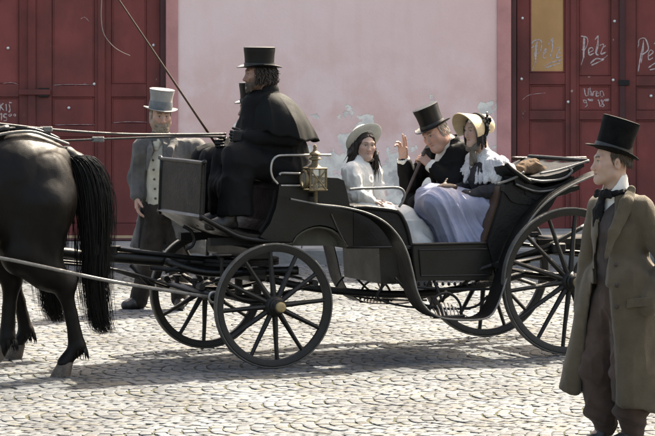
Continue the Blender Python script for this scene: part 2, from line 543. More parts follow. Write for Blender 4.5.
UHREN = [[(.02,.1),(.04,.75),(.12,.9),(.2,.75),(.2,.1),(.21,.9)], [(.28,.0),(.28,.9)], [(.28,.5),(.36,.4),(.38,.9)], [(.45,.4),(.46,.9)], [(.45,.5),(.53,.42)],
         [(.58,.66),(.68,.58),(.63,.4),(.57,.6),(.61,.9),(.70,.82)], [(.77,.4),(.78,.9)], [(.77,.5),(.88,.4),(.92,.9)]]
HRS = [[(.14,.3),(.04,.25),(.03,.5),(.14,.5),(.15,.3),(.14,.8),(.06,1)], [(.24,.1),(.2,.22),(.26,.32),(.28,.18),(.24,.1)], [(.33,.1),(.3,.22),(.35,.32),(.37,.18),(.33,.1)],
       [(.55,.35),(.60,.2),(.60,1)], [(.74,.2),(.67,.3),(.73,.55),(.67,.8),(.72,1),(.77,.8),(.70,.55),(.77,.35),(.74,.2)],
       [(.86,.1),(.82,.22),(.87,.32),(.90,.18),(.86,.1)], [(.96,.1),(.92,.22),(.97,.32),(1,.18),(.96,.1)]]
strokes('chalk_lettering', 585, 87.5, 606, 97, UHREN, rE, .0050, YP)
strokes('chalk_lettering', 583, 98, 610, 107, HRS[:3], rE, .0050, YP)
strokes('chalk_lettering', 583, 98, 610, 107, HRS[3:], rE, .0050, YP)
KIJ = [[(.0,.0),(.02,1)], [(.28,.1),(.05,.5),(.30,1)], [(.5,.2),(.5,1)], [(.75,.2),(.78,.9),(.66,1.15)], [(.72,.0),(.98,.0)]]
strokes('chalk_lettering', -1, 102.5, 11, 111, KIJ, lA, .0065, YP)
N15 = [[(.02,.2),(.1,.0),(.1,1)], [(.42,.05),(.26,.05),(.25,.45),(.42,.5),(.42,.9),(.24,1)], [(.62,.0),(.56,.2),(.63,.32),(.68,.16),(.62,.0)], [(.9,.0),(.84,.2),(.91,.32),(.96,.16),(.9,.0)]]
strokes('chalk_lettering', -1, 114, 15, 121, N15, lA, .0055, YP)
# a few pale scratches and knife marks in the paint, and light along the rail tops drawn as pale lines
for par, ln in ((lB, [(80, 18.5), (84, 17), (88, 21)]), (lB, [(52, 85.2), (70, 84.4), (92, 85)]), (rD, [(523, 100), (530, 95), (546, 93)]),
                (lB, [(54, 125.2), (75, 124.6), (94, 124.9)]), (lC, [(112, 123), (128, 121.8), (146, 122.4)]), (lA, [(2, 83.4), (10, 82.6), (17, 84)])):
    pts = smooth_path(ln, 5); P = np.array([(wx(a), YD - .0005, wz(b_)) for a, b_ in pts])
    obj('scratch_and_edge_light', *tube(P, .0022 * (.3 + np.abs(np.sin(np.arange(len(P)) * 2.1))), 5, flat=((0, 1, 0), .3)), M_chalk, par)

# ------------------------------------------------------------------ pavement, kerb, street
M_mortar = mat('sandy_mossy_joint', (.062, .058, .040), .95, .3, 5, .8, 90, color2=(.044, .048, .024), spec=.1)
M_sett = mat('granite_sett', (.92, .92, .92), .78, .10, 45.0, .5, 120, attr=True, spec=.25, bdist=.004, detail=3)
KY_ = 29.49
M_far = mat('distant_sett_paving', (.105, .107, .108), .9, .15, 9, .8, 12, color2=(.085, .087, .088), spec=.2)
ground = obj('ground', [(-60, -30, -.04), (60, -30, -.04), (60, 80, -.04), (-60, 80, -.04)], [(0, 1, 2, 3)], M_far)
bed = obj('joint_bed', [(-6.5, 11, -.009), (6.5, 11, -.009), (6.5, KY_, -.009), (-6.5, KY_, -.009)], [(0, 1, 2, 3)], M_mortar)
tag(bed, kind='structure')
tag(ground, kind='structure')
KY = 29.5
pav = obj('pavement', *box((-14, KY + .16, -.03), (14, WY + .4, .11)), M_mortar)
tag(pav, kind='structure')
rnd = random.Random(4)
x = -9.0
while x < 9.0:
    L_ = rnd.uniform(.8, 1.3)
    dz = rnd.uniform(-.006, .006)
    V, Fs = box((x, KY, -.03), (x + L_ - .012, KY + .155, .15 + dz), .018)
    obj('kerb_stone', V, Fs, M_stone, pav)
    x += L_
y = KY + .165
while y < WY - .02:
    D_ = min(.62, WY - .012 - y)
    x = -9.0 + rnd.uniform(0, .5)
    while x < 9.0:
        L_ = rnd.uniform(.6, 1.0)
        V, Fs = box((x, y, .08), (x + L_ - .012, y + D_ - .01, .150 + rnd.uniform(-.005, .004)), .008)
        obj('pavement_slab', V, Fs, M_slab, pav)
        x += L_
    y += D_
# low stone platform before the right-hand doors
plat = obj('door_step', *box((wx(478), 29.78, .154), (wx(800), WY - .085, .268), .02), M_slab)
tag(plat, 'long pale stone step in front of the right red doors', 'step')

# granite setts laid in segmental arcs, the rows running with the street
street = empty('street', (0, 20, -.03), kind='structure')
SA = R(21.0)
su = np.array([math.cos(SA), math.sin(SA)]); sv = np.array([-math.sin(SA), math.cos(SA)])
S0 = np.array([(80 - 327.5) / F * (5940 / 323.), 5940 / 323.])       # a point on the straight course of larger setts
def sett(c2, ang, a, b_, rs):
    """one stone: a along `ang`, b across; returns verts, faces"""
    h = rs.uniform(-.003, .003)
    ca, sa = math.cos(ang), math.sin(ang)
    j = lambda s: rs.uniform(-s, s)
    cs = [(sx * a / 2 + j(.005), sy * b_ / 2 + j(.005)) for sx, sy in ((-1, -1), (1, -1), (1, 1), (-1, 1))]
    ti, tj = j(.016), j(.016)
    V = []
    for k, z in ((1.0, -.035), (.99, h - .013), (.93, h - .003), (.6, h)):
        for (p, q) in cs:
            p, q = p * k, q * k
            V.append((c2[0] + p * ca - q * sa, c2[1] + p * sa + q * ca, z + (p * ti + q * tj if z > -.03 else 0)))
    Fs = [[4*r + i, 4*r + (i+1) % 4, 4*r + 4 + (i+1) % 4, 4*r + 4 + i] for r in range(3) for i in range(4)] + [[12, 13, 14, 15]]
    g = .098 * (1 + rs.gauss(0, .12))
    t = rs.random()
    c = (g * .91, g * .975, g * 1.05) if t < .62 else ((g * .89, g * .96, g * 1.06) if t < .82 else (g * 1.0, g * .985, g * .90))
    dn = math.sin(c2[0] * 1.7 + 2 * math.sin(c2[1] * .9)) * math.sin(c2[1] * 1.3 + 1.5 * math.sin(c2[0] * 2.3 + 1)) + .6 * math.sin(c2[0] * 5.1 + c2[1] * 2.7)
    c = tuple(q * (1 + .22 * dn) for q in c)
    if rs.random() < .06: c = tuple(q * .66 for q in c)
    return V, Fs, c
def inside(c):
    return 11.5 < c[1] < KY - .05 and abs(c[0]) < .128 * c[1] + 1.3
rs = random.Random(11)
stones = []
BW, PIT = .98, .086
rows = [(-1, None)]
def band(v0, BW, flip=0):
    nA = 13
    n0, n1 = int(-9 / PIT), int(9 / PIT)
    for i in range(n0, n1):
        jit = rs.uniform(-.006, .006)
        for k in range(nA):
            v = (k + .5) / nA * 2 - 1
            rise = .30 * BW * (1 - v * v)
            u = i * PIT - rise + jit
            slope = 2 * .30 * BW * v / (BW / 2)           # du/dv
            c = S0 + su * u + sv * (v0 + (v * .5 + .5) * BW)
            if not inside(c): continue
            ang = SA + math.atan(slope) * -1.0
            w_ = BW / nA
            stones.append(sett(c + np.array([rs.uniform(-.006, .006), rs.uniform(-.006, .006)]), ang,
                               (PIT - .007) * math.cos(math.atan(slope)) ** .55 * rs.uniform(.93, 1.02), w_ / max(.62, math.cos(math.atan(slope))) * .95 * rs.uniform(.93, 1.0), rs))
v = .10
while v < 13.0: band(v, BW); v += BW
v = -.10 - BW
while v > -8.0: band(v, BW); v -= BW
u = -9.0
while u < 9.0:
    a = rs.uniform(.15, .22)
    c = S0 + su * (u + a / 2)
    if inside(c): stones.append(sett(c, SA, a - .012, .175, rs))
    u += a
cen = np.array([np.mean(np.array(s[0])[12:], axis=0) for s in stones])
pxs = 327.5 + F * cen[:, 0] / cen[:, 1]; pys = HY + F * (CH - cen[:, 2]) / cen[:, 1]
vis = (pxs > 2) & (pxs < 653) & (pys < 434)
order = np.argsort(np.where(vis, cen[:, 1], 1e6))
near = set(order[:300].tolist())
mb = MB()
for i, (V, Fs, c) in enumerate(stones):
    if i in near:
        V = np.array(V)
        o = obj('sett', V, Fs, M_sett, street, col=np.tile(np.array(c), (len(V), 1)))
    else:
        mb.add(V, Fs, c)
rest = mb.build('sett_paving', M_sett, street); rest['kind'] = 'stuff'

# ================================================================== the carriage
M_black = mat('worn_black_coach_paint', (0.0033, 0.00318, 0.003), .34, .25, 5, .12, 70, color2=(0.0084, 0.0078, 0.00648), spec=.3, rvar=.12)
M_leath = mat('black_leather', (0.003, 0.00288, 0.0027), .5, .3, 9, .5, 45, color2=(0.0075, 0.0069, 0.006), spec=0.208, bdist=.006)
M_wheel = mat('dusty_black_wheel_paint', (0.0072, 0.0069, 0.0063), .48, .2, 8, .25, 60, color2=(0.018, 0.0168, 0.0144), spec=0.26)
M_tyre = mat('iron_tyre', (0.039, 0.0377, 0.0338), .55, .2, 20, .4, 60, metal=.2, color2=(0.078, 0.07475, 0.065))
M_brass = mat('tarnished_brass', (.17, .125, .062), .52, .25, 25, .2, 60, metal=.45, color2=(.07, .052, .03))
M_hubcap = mat('dull_brass_cap', (.30, .225, .11), .5, .2, 30, .2, 60, metal=.35)
M_edge = mat('pale_leather_edge', (0.13, 0.1268, 0.117), .5, .3, 12, .2, 50, color2=(0.0585, 0.05525, 0.04875))  # paler grey for leather edges, hood bows and the arm rail
M_brown = mat('brown_leather', (0.065, 0.0338, 0.0169), .5, .25, 10, .4, 60, color2=(0.039, 0.0195, 0.00975))
M_steel = mat('bare_steel', (.34, .33, .31), .38, .2, 15, .1, 50, metal=.8)
M_olive = mat('drab_inner_lining', (0.065, 0.0598, 0.0455), .8, .15, 8, .3, 60)
M_glass = bpy.data.materials.new('lamp_glass'); M_glass.use_nodes = True
g_ = M_glass.node_tree.nodes['Principled BSDF']
g_.inputs['Transmission Weight'].default_value = .92; g_.inputs['Roughness'].default_value = .12
g_.inputs['Base Color'].default_value = (.80, .78, .68, 1); g_.inputs['IOR'].default_value = 1.2

car = empty('carriage', CL(-1.2, 0, 0), 'black open four wheeled carriage with folded leather hood on the street', 'carriage')
TR = .73                                   # half track
SB = .50                                   # half body width

def cbuild(name, shapes, m, par=None, smooth=False, autos=None):
    b = MB(LOC)
    for V, Fs in shapes: b.add(V, Fs)
    return b.build(name, m, car if par is None else par, smooth, autos)
def poly(pts, lat=-SB): return [P2(a, b_, lat) for a, b_ in pts]
def path(pts, lat=-SB, n=6, sm=True):
    q = [(*P2(a, b_, lat),) for a, b_ in pts]
    q = [(x, lat, z) for x, z in q]
    return smooth_path(q, n) if sm else np.array(q)

# ---- wheels
def wheel(name, x, side, rad, ns, seed, label):
    c = np.array([x, side * TR, rad])
    Y = np.array([[1, 0, 0], [0, 0, -1], [0, 1, 0]], float).T        # lathe axis z -> outward y
    M = np.stack([(1, 0, 0), (0, 0, 1), (0, side, 0)], axis=1).astype(float)
    fl = [(rad - .018, -.026), (rad - .013, -.021), (rad - .013, .021), (rad - .018, .026), (rad - .050, .022), (rad - .062, .016), (rad - .062, -.016), (rad - .050, -.022)]
    flip = lambda VF: (VF[0], [f[::-1] for f in VF[1]])
    fx = flip if side > 0 else (lambda VF: VF)
    wh = cbuild('wheel', [fx(lathe(fl, 64, M, c, True))], M_wheel, None, True, 40)
    wh['label'] = label
    ty = [(rad, -.022), (rad, .022), (rad - .004, .026), (rad - .0125, .026), (rad - .0125, -.026), (rad - .004, -.026)]
    cbuild('tyre', [fx(lathe(ty, 64, M, c, True))], M_tyre, wh, True, 40)
    hub = [(.0, -.13), (.045, -.13), (.05, -.12), (.05, -.07), (.068, -.06), (.078, -.02), (.078, .03), (.066, .05), (.058, .06), (.058, .085), (.05, .095), (.05, .125), (.044, .135), (0, .135)]
    hub = [(r + .0005, z) for r, z in hub]
    cbuild('hub', [fx(lathe(hub, 24, M, c))], M_wheel, wh, True, 35)
    cap = [(.0005, .165), (.022, .164), (.034, .158), (.038, .15), (.038, .1355), (.0005, .1355)]
    cbuild('hub_cap', [fx(lathe(cap, 20, M, c))], M_hubcap, wh, True, 35)
    rs_ = random.Random(seed)
    ph = rs_.uniform(0, .5)
    for k in range(ns):
        a = 2 * math.pi * k / ns + ph
        d = np.array([math.cos(a), 0, math.sin(a)])
        pts = [c + d * .07 + np.array([0, side * .012, 0]), c + d * .14 + np.array([0, side * .010, 0]), c + d * (rad * .6), c + d * (rad - .058)]
        cbuild('spoke', [tube(pts, [.021, .020, .016, .015], 8, True, ((0, 1, 0), 1.2))], M_wheel, wh, True, 50)
    return wh
FX = -2.373
wheel('wheel', FX, -1, .450, 12, 1, 'near front wheel, smaller than the rear ones')
wheel('wheel', FX, +1, .450, 12, 2, 'far front wheel behind the splinter bar')
wheel('wheel', 0, -1, .555, 14, 3, 'near rear wheel, the largest, beside the man in the olive coat')
wheel('wheel', 0, +1, .555, 14, 4, 'far rear wheel')

# ---- solid front body with the wheel arch under it
bodyA = poly([(279.5, 184), (278, 196), (276, 208), (270, 224), (260, 237), (268, 240), (291, 241.5), (297, 234.5), (302, 230.5), (308, 227.5), (314, 225.7), (320, 225), (327, 226), (333, 228), (339, 232), (344, 238), (348.5, 246.5),
              (353, 246.5), (353, 207), (350, 206), (347, 192), (344, 180.5), (338, 178), (329, 177.5), (326, 184)])
cbuild('front_body', [prism(bodyA, -SB, SB)], M_black)
arch = poly([(293, 242), (297, 235.5), (302, 231.5), (308, 228.5), (314, 226.7), (320, 226), (327, 227), (333, 229), (339, 233), (344, 239), (347.5, 246.5)])
al = MB(LOC)
n_ = len(arch)
Va = [(x, -SB + .012, z - .004) for x, z in arch] + [(x, SB, z - .004) for x, z in arch]
Va += [(x - (.012 if i > 4 else -.006), y, z - .010) for i, (x, y, z) in enumerate(Va[:n_])] + [(x - (.012 if i > 4 else -.006), y, z - .010) for i, (x, y, z) in enumerate(Va[n_:])]
Fa = [[2*n_ + i, 2*n_ + i + 1, 3*n_ + i + 1, 3*n_ + i] for i in range(n_ - 1)] + [[i, n_ + i, n_ + i + 1, i + 1] for i in range(n_ - 1)] + [[i, i + 1, 2*n_ + i + 1, 2*n_ + i] for i in range(n_ - 1)]
cbuild('arch_lining', [(Va, Fa)], M_olive)
ia = poly([(291, 247), (296, 238), (302, 233), (308, 230), (314, 228.2), (320, 227.5), (327, 228.5), (333, 230.5), (339, 234.5), (343, 240), (346, 247)])
cbuild('inner_wheelhouse', [prism(ia, -.36, -.34)], M_olive)
cbuild('seat_front_board', [prism(poly([(279, 190), (276.5, 206), (270.5, 222), (263, 233), (261, 231), (268, 221), (274, 205), (276.5, 190)]), -SB + .05, SB - .05)], M_leath)
cbuild('body_moulding', [tube(path([(281, 185.5), (300, 185.5), (325, 185.5)], -SB - .004), .006, 6)], M_steel)
cbuild('body_moulding', [tube(path([(331, 214), (338, 230), (346, 245)], -SB - .004), .007, 6)], M_black)
for s in (-1, 1):
    q = cbuild('quarter_panel', [prism(poly([(353.5, 208), (365, 207.5), (380, 209), (392, 210.5), (399, 213), (404, 221), (408, 232), (411, 246.3), (353.5, 246.3)]), *(sorted((s * SB, s * (SB - .035)))))], M_leath)
    cbuild('panel_roll', [tube(path([(352, 208), (365, 207.5), (380, 209), (392, 210.5), (399, 213), (404, 221), (408, 232), (411, 246)], -SB)[:, [0, 1, 2]] * np.array([1, -s, 1]), .017, 8)], M_leath, q, True)
cbuild('sill_moulding', [tube(path([(346, 247.5), (380, 247.3), (411, 246.5)], -SB - .006), .009, 6)], M_black)
cbuild('foot_well', [prism(poly([(379, 248.2), (381, 284), (404, 284), (411, 248.2)], -.36), -.36, .36)], M_black)
# low entry panel with frame
pe = poly([(412, 245), (413, 262), (416, 281), (497, 279.5), (499, 262), (500, 244)])
for s in (-1, 1):
    d = cbuild('entry_panel', [prism(pe, *(sorted((s * (SB - .005), s * (SB - .03)))))], M_black)
    if s < 0:
        ins = poly([(419, 250), (421, 276), (492, 275), (494, 249)], -SB)
        cbuild('panel_moulding', [tube(np.array([(x, -SB + .002, z) for x, z in ins + ins[:1]]), .006, 6, False)], M_black, d)
        cbuild('entry_rail', [tube(path([(411, 244.5), (450, 243.8), (486, 243)], -SB), .011, 8)], M_wheel, d, True)
        cbuild('corner_strip', [tube(path([(413, 246), (413.5, 262), (416.5, 281)], -SB - .003), .007, 6)], M_black, d)
cbuild('floor', [prism(poly([(412, 278), (412, 281), (500, 281), (500, 278)]), -SB + .031, SB - .031)], M_black)
for k in range(13):
    a = P2(420 + 6 * k, 283.5, -SB)
    cbuild('fringe_knob', [lathe([(.0005, -.02), (.011, -.014), (.013, -.004), (.008, .006), (.0005, .010)], 8, None, (a[0], -SB + .02, a[1]))], M_black, None, True)
cbuild('step_rail', [tube(path([(409, 286), (440, 289), (468, 289.5), (490, 289)], -SB), .011, 8)], M_iron)

# ---- driver's dashboard, footboard and seat
xd0, zd0 = P2(203, 163, -.47); xd1, zd1 = P2(201, 219, -.47)
def dash(y0, y1, e, t0, t1):
    V = []
    for tx in (t0, t1):
        for (x, z) in ((xd1, zd1 + e), (xd0, zd0 - e)):
            V += [(x + tx, y0 + e, z), (x + tx, y1 - e, z)]
    return np.array(V), [(0, 1, 3, 2), (4, 6, 7, 5), (0, 4, 5, 1), (2, 3, 7, 6), (0, 2, 6, 4), (1, 5, 7, 3)]
db = cbuild('dashboard', [dash(-.47, .47, .012, 0, .03)], M_leath)
cbuild('dashboard_frame', [tube(smooth_path([(xd1, -.47, zd1), (xd1, -.47, zd1 + .02), (xd0, -.47, zd0 - .02), (xd0, -.45, zd0), (xd0, .45, zd0), (xd0, .47, zd0 - .02), (xd1, .47, zd1 + .02), (xd1, .47, zd1)], 4), .014, 8)], M_black, db, True)
cbuild('footboard', [prism(poly([(200, 217.5), (203, 214.5), (224, 225.5), (243, 233.5), (262, 235), (262, 239.5), (243, 239.5), (224, 233)]), -.47, .47)], M_black)
for s in (-1, 1):
    cbuild('footboard_bracket', [tube(np.concatenate([path([(200, 216), (222, 228), (240, 237), (262, 240.5), (292, 241)], -.48)]) * np.array([1, -s, 1]), .018, 8)], M_black, None, True)
cu = cbuild('driver_cushion', [prism(poly([(279, 183.5), (277.5, 178), (281, 174.5), (290, 174), (305, 174.5), (320, 176), (325, 178), (325, 183.5)]), -.47, .47)], M_leath)
sr = path([(278, 184), (273, 178), (271, 170), (272.5, 161), (277, 156.3), (284, 155.2), (300, 155), (331, 155)], -.5)
cbuild('seat_rail', [tube(sr, .0085, 8)], M_steel, None, True)
cbuild('seat_rail_stay', [tube(path([(317, 158), (308, 165.5), (297, 170.5), (290, 173)], -.42), .007, 6)], M_steel, None, True)
cbuild('lit_cushion_edge', [tube(path([(279.5, 175), (283, 173), (304, 174)], -.485), .010, 6)], M_steel, None, True)  # bright rod standing for the light along the cushion's top edge

# ---- lamp
lx, lz = P2(315, 179, -.57)
lamp = cbuild('lamp', [tube(np.array([(lx + .005, -.57, P2(0, 211, -.57)[1]), (lx + .005, -.57, P2(0, 191, -.57)[1])]), [.013, .017], 10)], M_brass, None, True, 50)
lamp['label'] = 'tarnished brass carriage lamp beside the driver seat'
hb = .062
for s in (-1, 1):
    for t in (-1, 1):
        cbuild('lamp_post', [box((lx + s * hb - .006, -.57 + t * hb - .006, lz - .085), (lx + s * hb + .006, -.57 + t * hb + .006, lz + .075))], M_brass, lamp)
for z in (-.085, .072):
    cbuild('lamp_plate', [box((lx - hb - .01, -.57 - hb - .01, lz + z), (lx + hb + .01, -.57 + hb + .01, lz + z + .012), .004)], M_brass, lamp)
for s in (-1, 1):
    cbuild('lamp_crossbar', [tube(np.array([(lx - s * hb, -.57 - hb - .004, lz - .075), (lx + s * hb, -.57 - hb - .004, lz + .07)]), .005, 6)], M_brass, lamp)
cbuild('lamp_glass', [box((lx - hb + .006, -.57 - hb + .003, lz - .073), (lx + hb - .006, -.57 - hb + .007, lz + .07))], M_glass, lamp)
cbuild('lamp_glass', [box((lx + hb - .006, -.57 - hb + .01, lz - .073), (lx + hb - .002, -.57 + hb - .008, lz + .07))], M_glass, lamp)
cbuild('candle', [lathe([(.016, 0), (.016, .09), (.0005, .1)], 10, None, (lx, -.57, lz - .073))], M_hubcap, lamp, True, 50)
MX = np.stack([(0, 1, 0), (0, 0, 1), (-1, 0, 0)], axis=1).astype(float)
cbuild('lens_ring', [lathe([(.052, .062), (.066, .066), (.070, .085), (.062, .098), (.054, .094), (.050, .075)], 28, MX, (lx, -.57, lz), True)], M_brass, lamp, True)
cbuild('lens', [lathe([(.0005, .108), (.03, .102), (.052, .088), (.052, .082), (.0005, .082)], 24, MX, (lx, -.57, lz))], M_glass, lamp, True)
cbuild('chimney', [lathe([(.05, .085), (.03, .10), (.022, .12), (.022, .135), (.046, .142), (.044, .152), (.026, .160), (.024, .172), (.042, .180), (.036, .192), (.016, .205), (.010, .225), (.014, .235), (.008, .25), (.0005, .252)], 18, None, (lx, -.57, lz))], M_brass, lamp, True, 40)
cbuild('lamp_bracket', [box((lx - .012, -.565, lz - .13), (lx + .016, -SB, lz - .105), .003)], M_iron, lamp)

# ---- passenger seats
cbuild('forward_seat', [prism(poly([(353.5, 206), (353.5, 246), (375, 246), (375, 206)], -.45), -.45, .45)], M_leath)
cbuild('arm_rail', [tube(path([(349.5, 189.5), (360, 188.6), (380, 188), (396, 187.6), (402.5, 190), (404.5, 195), (403, 201), (399, 207)], -.47), .010, 8)], M_edge, None, True)
cbuild('rear_seat', [prism(poly([(488, 218), (491, 214), (515, 213), (505, 278), (488, 278)], -.38), -.38, .44)], M_leath)
bk = poly([(500, 186), (506, 186), (504, 205), (495, 228), (489, 243), (482, 243), (487, 229), (494, 209)], -.46)
cbuild('seat_back', [prism(bk, -.46, .46)], M_brown)

# ---- rear body and folded hood
pr = poly([(487, 243.5), (492, 228), (499, 207), (505, 185.5), (514, 181), (530, 184), (548, 190), (560, 190), (551, 206), (538, 222), (524, 241), (512, 259), (503, 280), (497, 280)])
for s in (-1, 1):
    cbuild('rear_quarter', [prism(pr, *(sorted((s * (SB + .012), s * (SB - .03)))))], M_leath)
bp_ = [(560, 190), (551, 206), (538, 222), (524, 241), (512, 259), (503, 280)]
cbuild('back_panel', [prism(poly(bp_) + [(x - .03, z) for x, z in poly(bp_)[::-1]], -SB + .031, SB - .031)], M_leath)
hood = empty('hood', (0, 0, 0)); hood.parent = car
hood.location = tuple(CL(.2, 0, 1.3) - wloc(car))
hood['label'] = 'folded black leather hood'
def fold(top, bot, w0, m=M_leath, seed=0, name='hood_fold'):
    t = smooth_path(poly(top, -w0), 5); b_ = smooth_path(poly(bot, -w0), 5)
    prof = np.concatenate([t, b_[::-1]])
    cx = prof.mean(axis=0)
    ys = np.linspace(-w0, w0, 15)
    V, Fs = [], []
    n = len(prof)
    for j, y in enumerate(ys):
        e = 1 - .10 * (abs(y) / w0) ** 10
        sag = .02 * math.cos(y / w0 * math.pi / 2)
        for p in prof:
            q = cx + (p - cx) * e
            V.append((q[0], y, q[1] - sag))
    V = np.array(V)
    V[:, [0, 2]] += (fbm(V * np.array([7, 10, 7]) + seed, seed) * .016)[:, None]
    for j in range(len(ys) - 1):
        for i in range(n):
            Fs.append([j*n + i, (j+1)*n + i, (j+1)*n + (i+1) % n, j*n + (i+1) % n])
    Fs.append(list(range(n))); Fs.append([(len(ys)-1)*n + i for i in range(n)][::-1])
    return cbuild(name, [(V, Fs)], m, hood, True, 50)
fold([(506, 165), (514, 171), (528, 176), (545, 177), (565, 172), (588, 161.5)], [(506, 172), (515, 179), (530, 184), (548, 184), (568, 178), (589, 166)], .53, seed=1)
fold([(510, 176), (522, 184), (540, 187.5), (560, 184), (578, 175)], [(512, 186), (524, 192), (542, 195), (562, 190), (578, 182)], .535, seed=2)
fold([(520, 188), (540, 194), (560, 191), (582, 184)], [(522, 196), (540, 202), (562, 197), (583, 189.5)], .52, seed=3)
fold([(505, 183), (512, 184), (522, 190), (534, 198)], [(503, 190), (508, 198), (518, 204), (532, 206)], .525, seed=4)
cbuild('hood_bow', [tube(path([(540, 173.5), (556, 170.5), (572, 166), (589, 160.5)], -.54), .009, 8)], M_edge, hood, True)
cbuild('hood_bow', [tube(path([(524, 178), (540, 181), (556, 180), (566, 177), (572, 171), (569, 168)], -.545), .009, 8)], M_edge, hood, True)
cbuild('hood_bow', [tube(path([(506, 163.5), (511, 168.5), (520, 175), (530, 182)], -.55), .018, 8)], M_leath, hood, True)
cbuild('hood_bow', [tube(path([(516, 184), (535, 191), (552, 190), (566, 185)], -.545), .007, 8)], M_edge, hood, True)
yb = np.linspace(-.5, .5, 9)
x0, z0 = P2(589, 161, -.53)
cbuild('hood_bow', [tube(np.array([(x0 + .02 * math.cos(y * 3), y, z0 + .0) for y in yb]), .018, 8)], M_leath, hood, True)
fr = toL(CP(512, 158, .5)); fb = toL(CP(586, 158, .5))
cbuild('hood_bow', [tube(smooth_path([fr, (fr * .5 + fb * .5) + np.array([0, 0, -.004]), fb], 6), .013, 8)], M_brown, hood, True)
cbuild('hood_joint', [tube(path([(497, 184), (508, 180.5), (518, 176), (524, 172)], -.54), .010, 8)], M_edge, hood, True)

# ---- mudguards: one long strip on each side
def guard(s):
    pts = [(290, 199), (300, 201), (318, 204.5), (340, 207), (362, 212.5), (380, 222), (393, 236), (401, 252), (406, 270), (411, 291), (419, 306), (430, 314.5), (444, 318), (470, 318.5), (483, 315), (491, 304), (498, 285), (505, 262),
           (513, 241), (526, 218), (543, 200), (563, 187), (586, 176), (611, 166)]
    lt = np.interp([p[0] for p in pts], [290, 400, 470, 505, 540, 611], [-.64, -.72, -.74, -.63, -.60, -.60])
    q = smooth_path([(P2(a, b_, l)[0], l, P2(a, b_, l)[1]) for (a, b_), l in zip(pts, lt)], 5)
    n = len(q); t = np.linspace(0, 1, n)
    wd = np.interp(t, [0, .04, .14, .3, .62, .85, .93, 1], [.012, .02, .10, .115, .115, .09, .085, .10])
    T = np.gradient(q, axis=0); T /= np.linalg.norm(T, axis=1)[:, None]
    nr = np.stack([-T[:, 2], 0 * t, T[:, 0]], axis=1)
    V = []
    th = .008
    for i in range(n):
        for a, b_ in ((-1, 0), (-.5, .25), (0, .33), (.5, .25), (1, 0)):
            V.append(q[i] + np.array([0, a * wd[i], 0]) + nr[i] * (b_ * .03))
        for a, b_ in ((1, 0), (.5, .25), (0, .33), (-.5, .25), (-1, 0)):
            V.append(q[i] + np.array([0, a * wd[i], 0]) + nr[i] * (b_ * .03 - th))
    V = np.array(V) * np.array([1, -s, 1])
    Fs = [[i*10 + a, i*10 + (a+1) % 10, (i+1)*10 + (a+1) % 10, (i+1)*10 + a] for i in range(n-1) for a in range(10)]
    Fs += [list(range(10))[::-1], [(n-1)*10 + a for a in range(10)]]
    if s > 0: Fs = [f[::-1] for f in Fs]
    g = cbuild('mudguard', [(V, Fs)], M_leath, None, True, 45)
    ed = (q + np.stack([0*t, -wd, 0*t], axis=1)) * np.array([1, -s, 1])
    cbuild('edge_binding', [tube(ed, .0075, 6)], M_edge, g, True)
    return g
guard(-1); guard(1)
for s in (-1, 1):
    pts = path([(429, 316), (431, 304), (437, 296), (446, 293), (454, 296), (460, 304), (462, 316)], -.66) * np.array([1, -s, 1])
    st = cbuild('step_hoop', [tube(pts, .010, 8)], M_iron, None, True)
    cx_, cz_ = P2(446, 317, -.66)
    for k in range(7):
        a = R(35 + 110 * k / 6)
        p0 = np.array([cx_ - .09 + .03 * k, -.70 * -s, cz_ + .012]); p1 = np.array([cx_ - .09 + .03 * k + .012, -.60 * -s, cz_ + .10 * math.sin(a)])
        cbuild('tread_bar', [tube(np.array([p0, (p0 + p1) / 2 + (0, 0, .01), p1]), .007, 6)], M_steel, st)
    cbuild('tread_rim', [tube(smooth_path([(cx_ - .12, -.70 * -s, cz_ + .008), (cx_, -.72 * -s, cz_ + .005), (cx_ + .13, -.70 * -s, cz_ + .008)], 6), .012, 8)], M_iron, st, True)
    cbuild('step_stay', [tube(np.array([(cx_ - .02, -.45 * -s, .60), (cx_ + .01, -.58 * -s, .42), (cx_, -.66 * -s, cz_ + .19)]), .011, 8)], M_iron, st)

# ---- underworks
cbuild('axle', [tube(np.array([(0, -TR, .555), (0, TR, .555)]), .03, 10)], M_iron, None, True)
cbuild('axle', [tube(np.array([(FX, -TR, .45), (FX, TR, .45)]), .03, 10)], M_iron, None, True)
def spring(xc, y, zl, hl, rise, par=None):
    o = None
    for up in (1, -1):
        for k in range(3):
            f = 1 - .22 * k
            t = np.linspace(-1, 1, 13) * f
            P = np.stack([xc + t * hl, np.full(13, y), zl + up * (rise * (1 - t * t) + k * .011)], axis=1)
            V, Fs = tube(P, .006, 6, True, ((0, 1, 0), 4.5))
            if o is None: o = cbuild('spring', [(V, Fs)], M_wheel, None, True, 50)
            else: cbuild('spring_leaf', [(V, Fs)], M_wheel, o, True, 50)
    for e in (-1, 1):
        cbuild('spring_eye', [tube(np.array([(xc + e * hl, y - .04, zl), (xc + e * hl, y + .04, zl)]), .024, 10)], M_wheel, o, True, 40)
for s in (-1, 1):
    spring(.0, s * .53, .675, .52, .075)
    spring(FX, s * .40, .575, .44, .075)
    cbuild('spring_block', [box((-.06, s * .53 - .04, .755), (.06, s * .53 + .04, .83), .01)], M_iron)
    cbuild('body_stay', [tube(smooth_path([(-.75, s * .44, .60), (-.45, s * .52, .70), (-.1, s * .53, .80), (.25, s * .50, .95)], 6), .018, 8)], M_iron, None, True)
cbuild('rear_platform', [box((.28, -.40, .80), (.72, .40, .825), .008), box((.30, -.38, .70), (.34, .38, .80)), box((-.1, -.42, .81), (.30, -.38, .85)), box((-.1, .38, .81), (.30, .42, .85))], M_black)
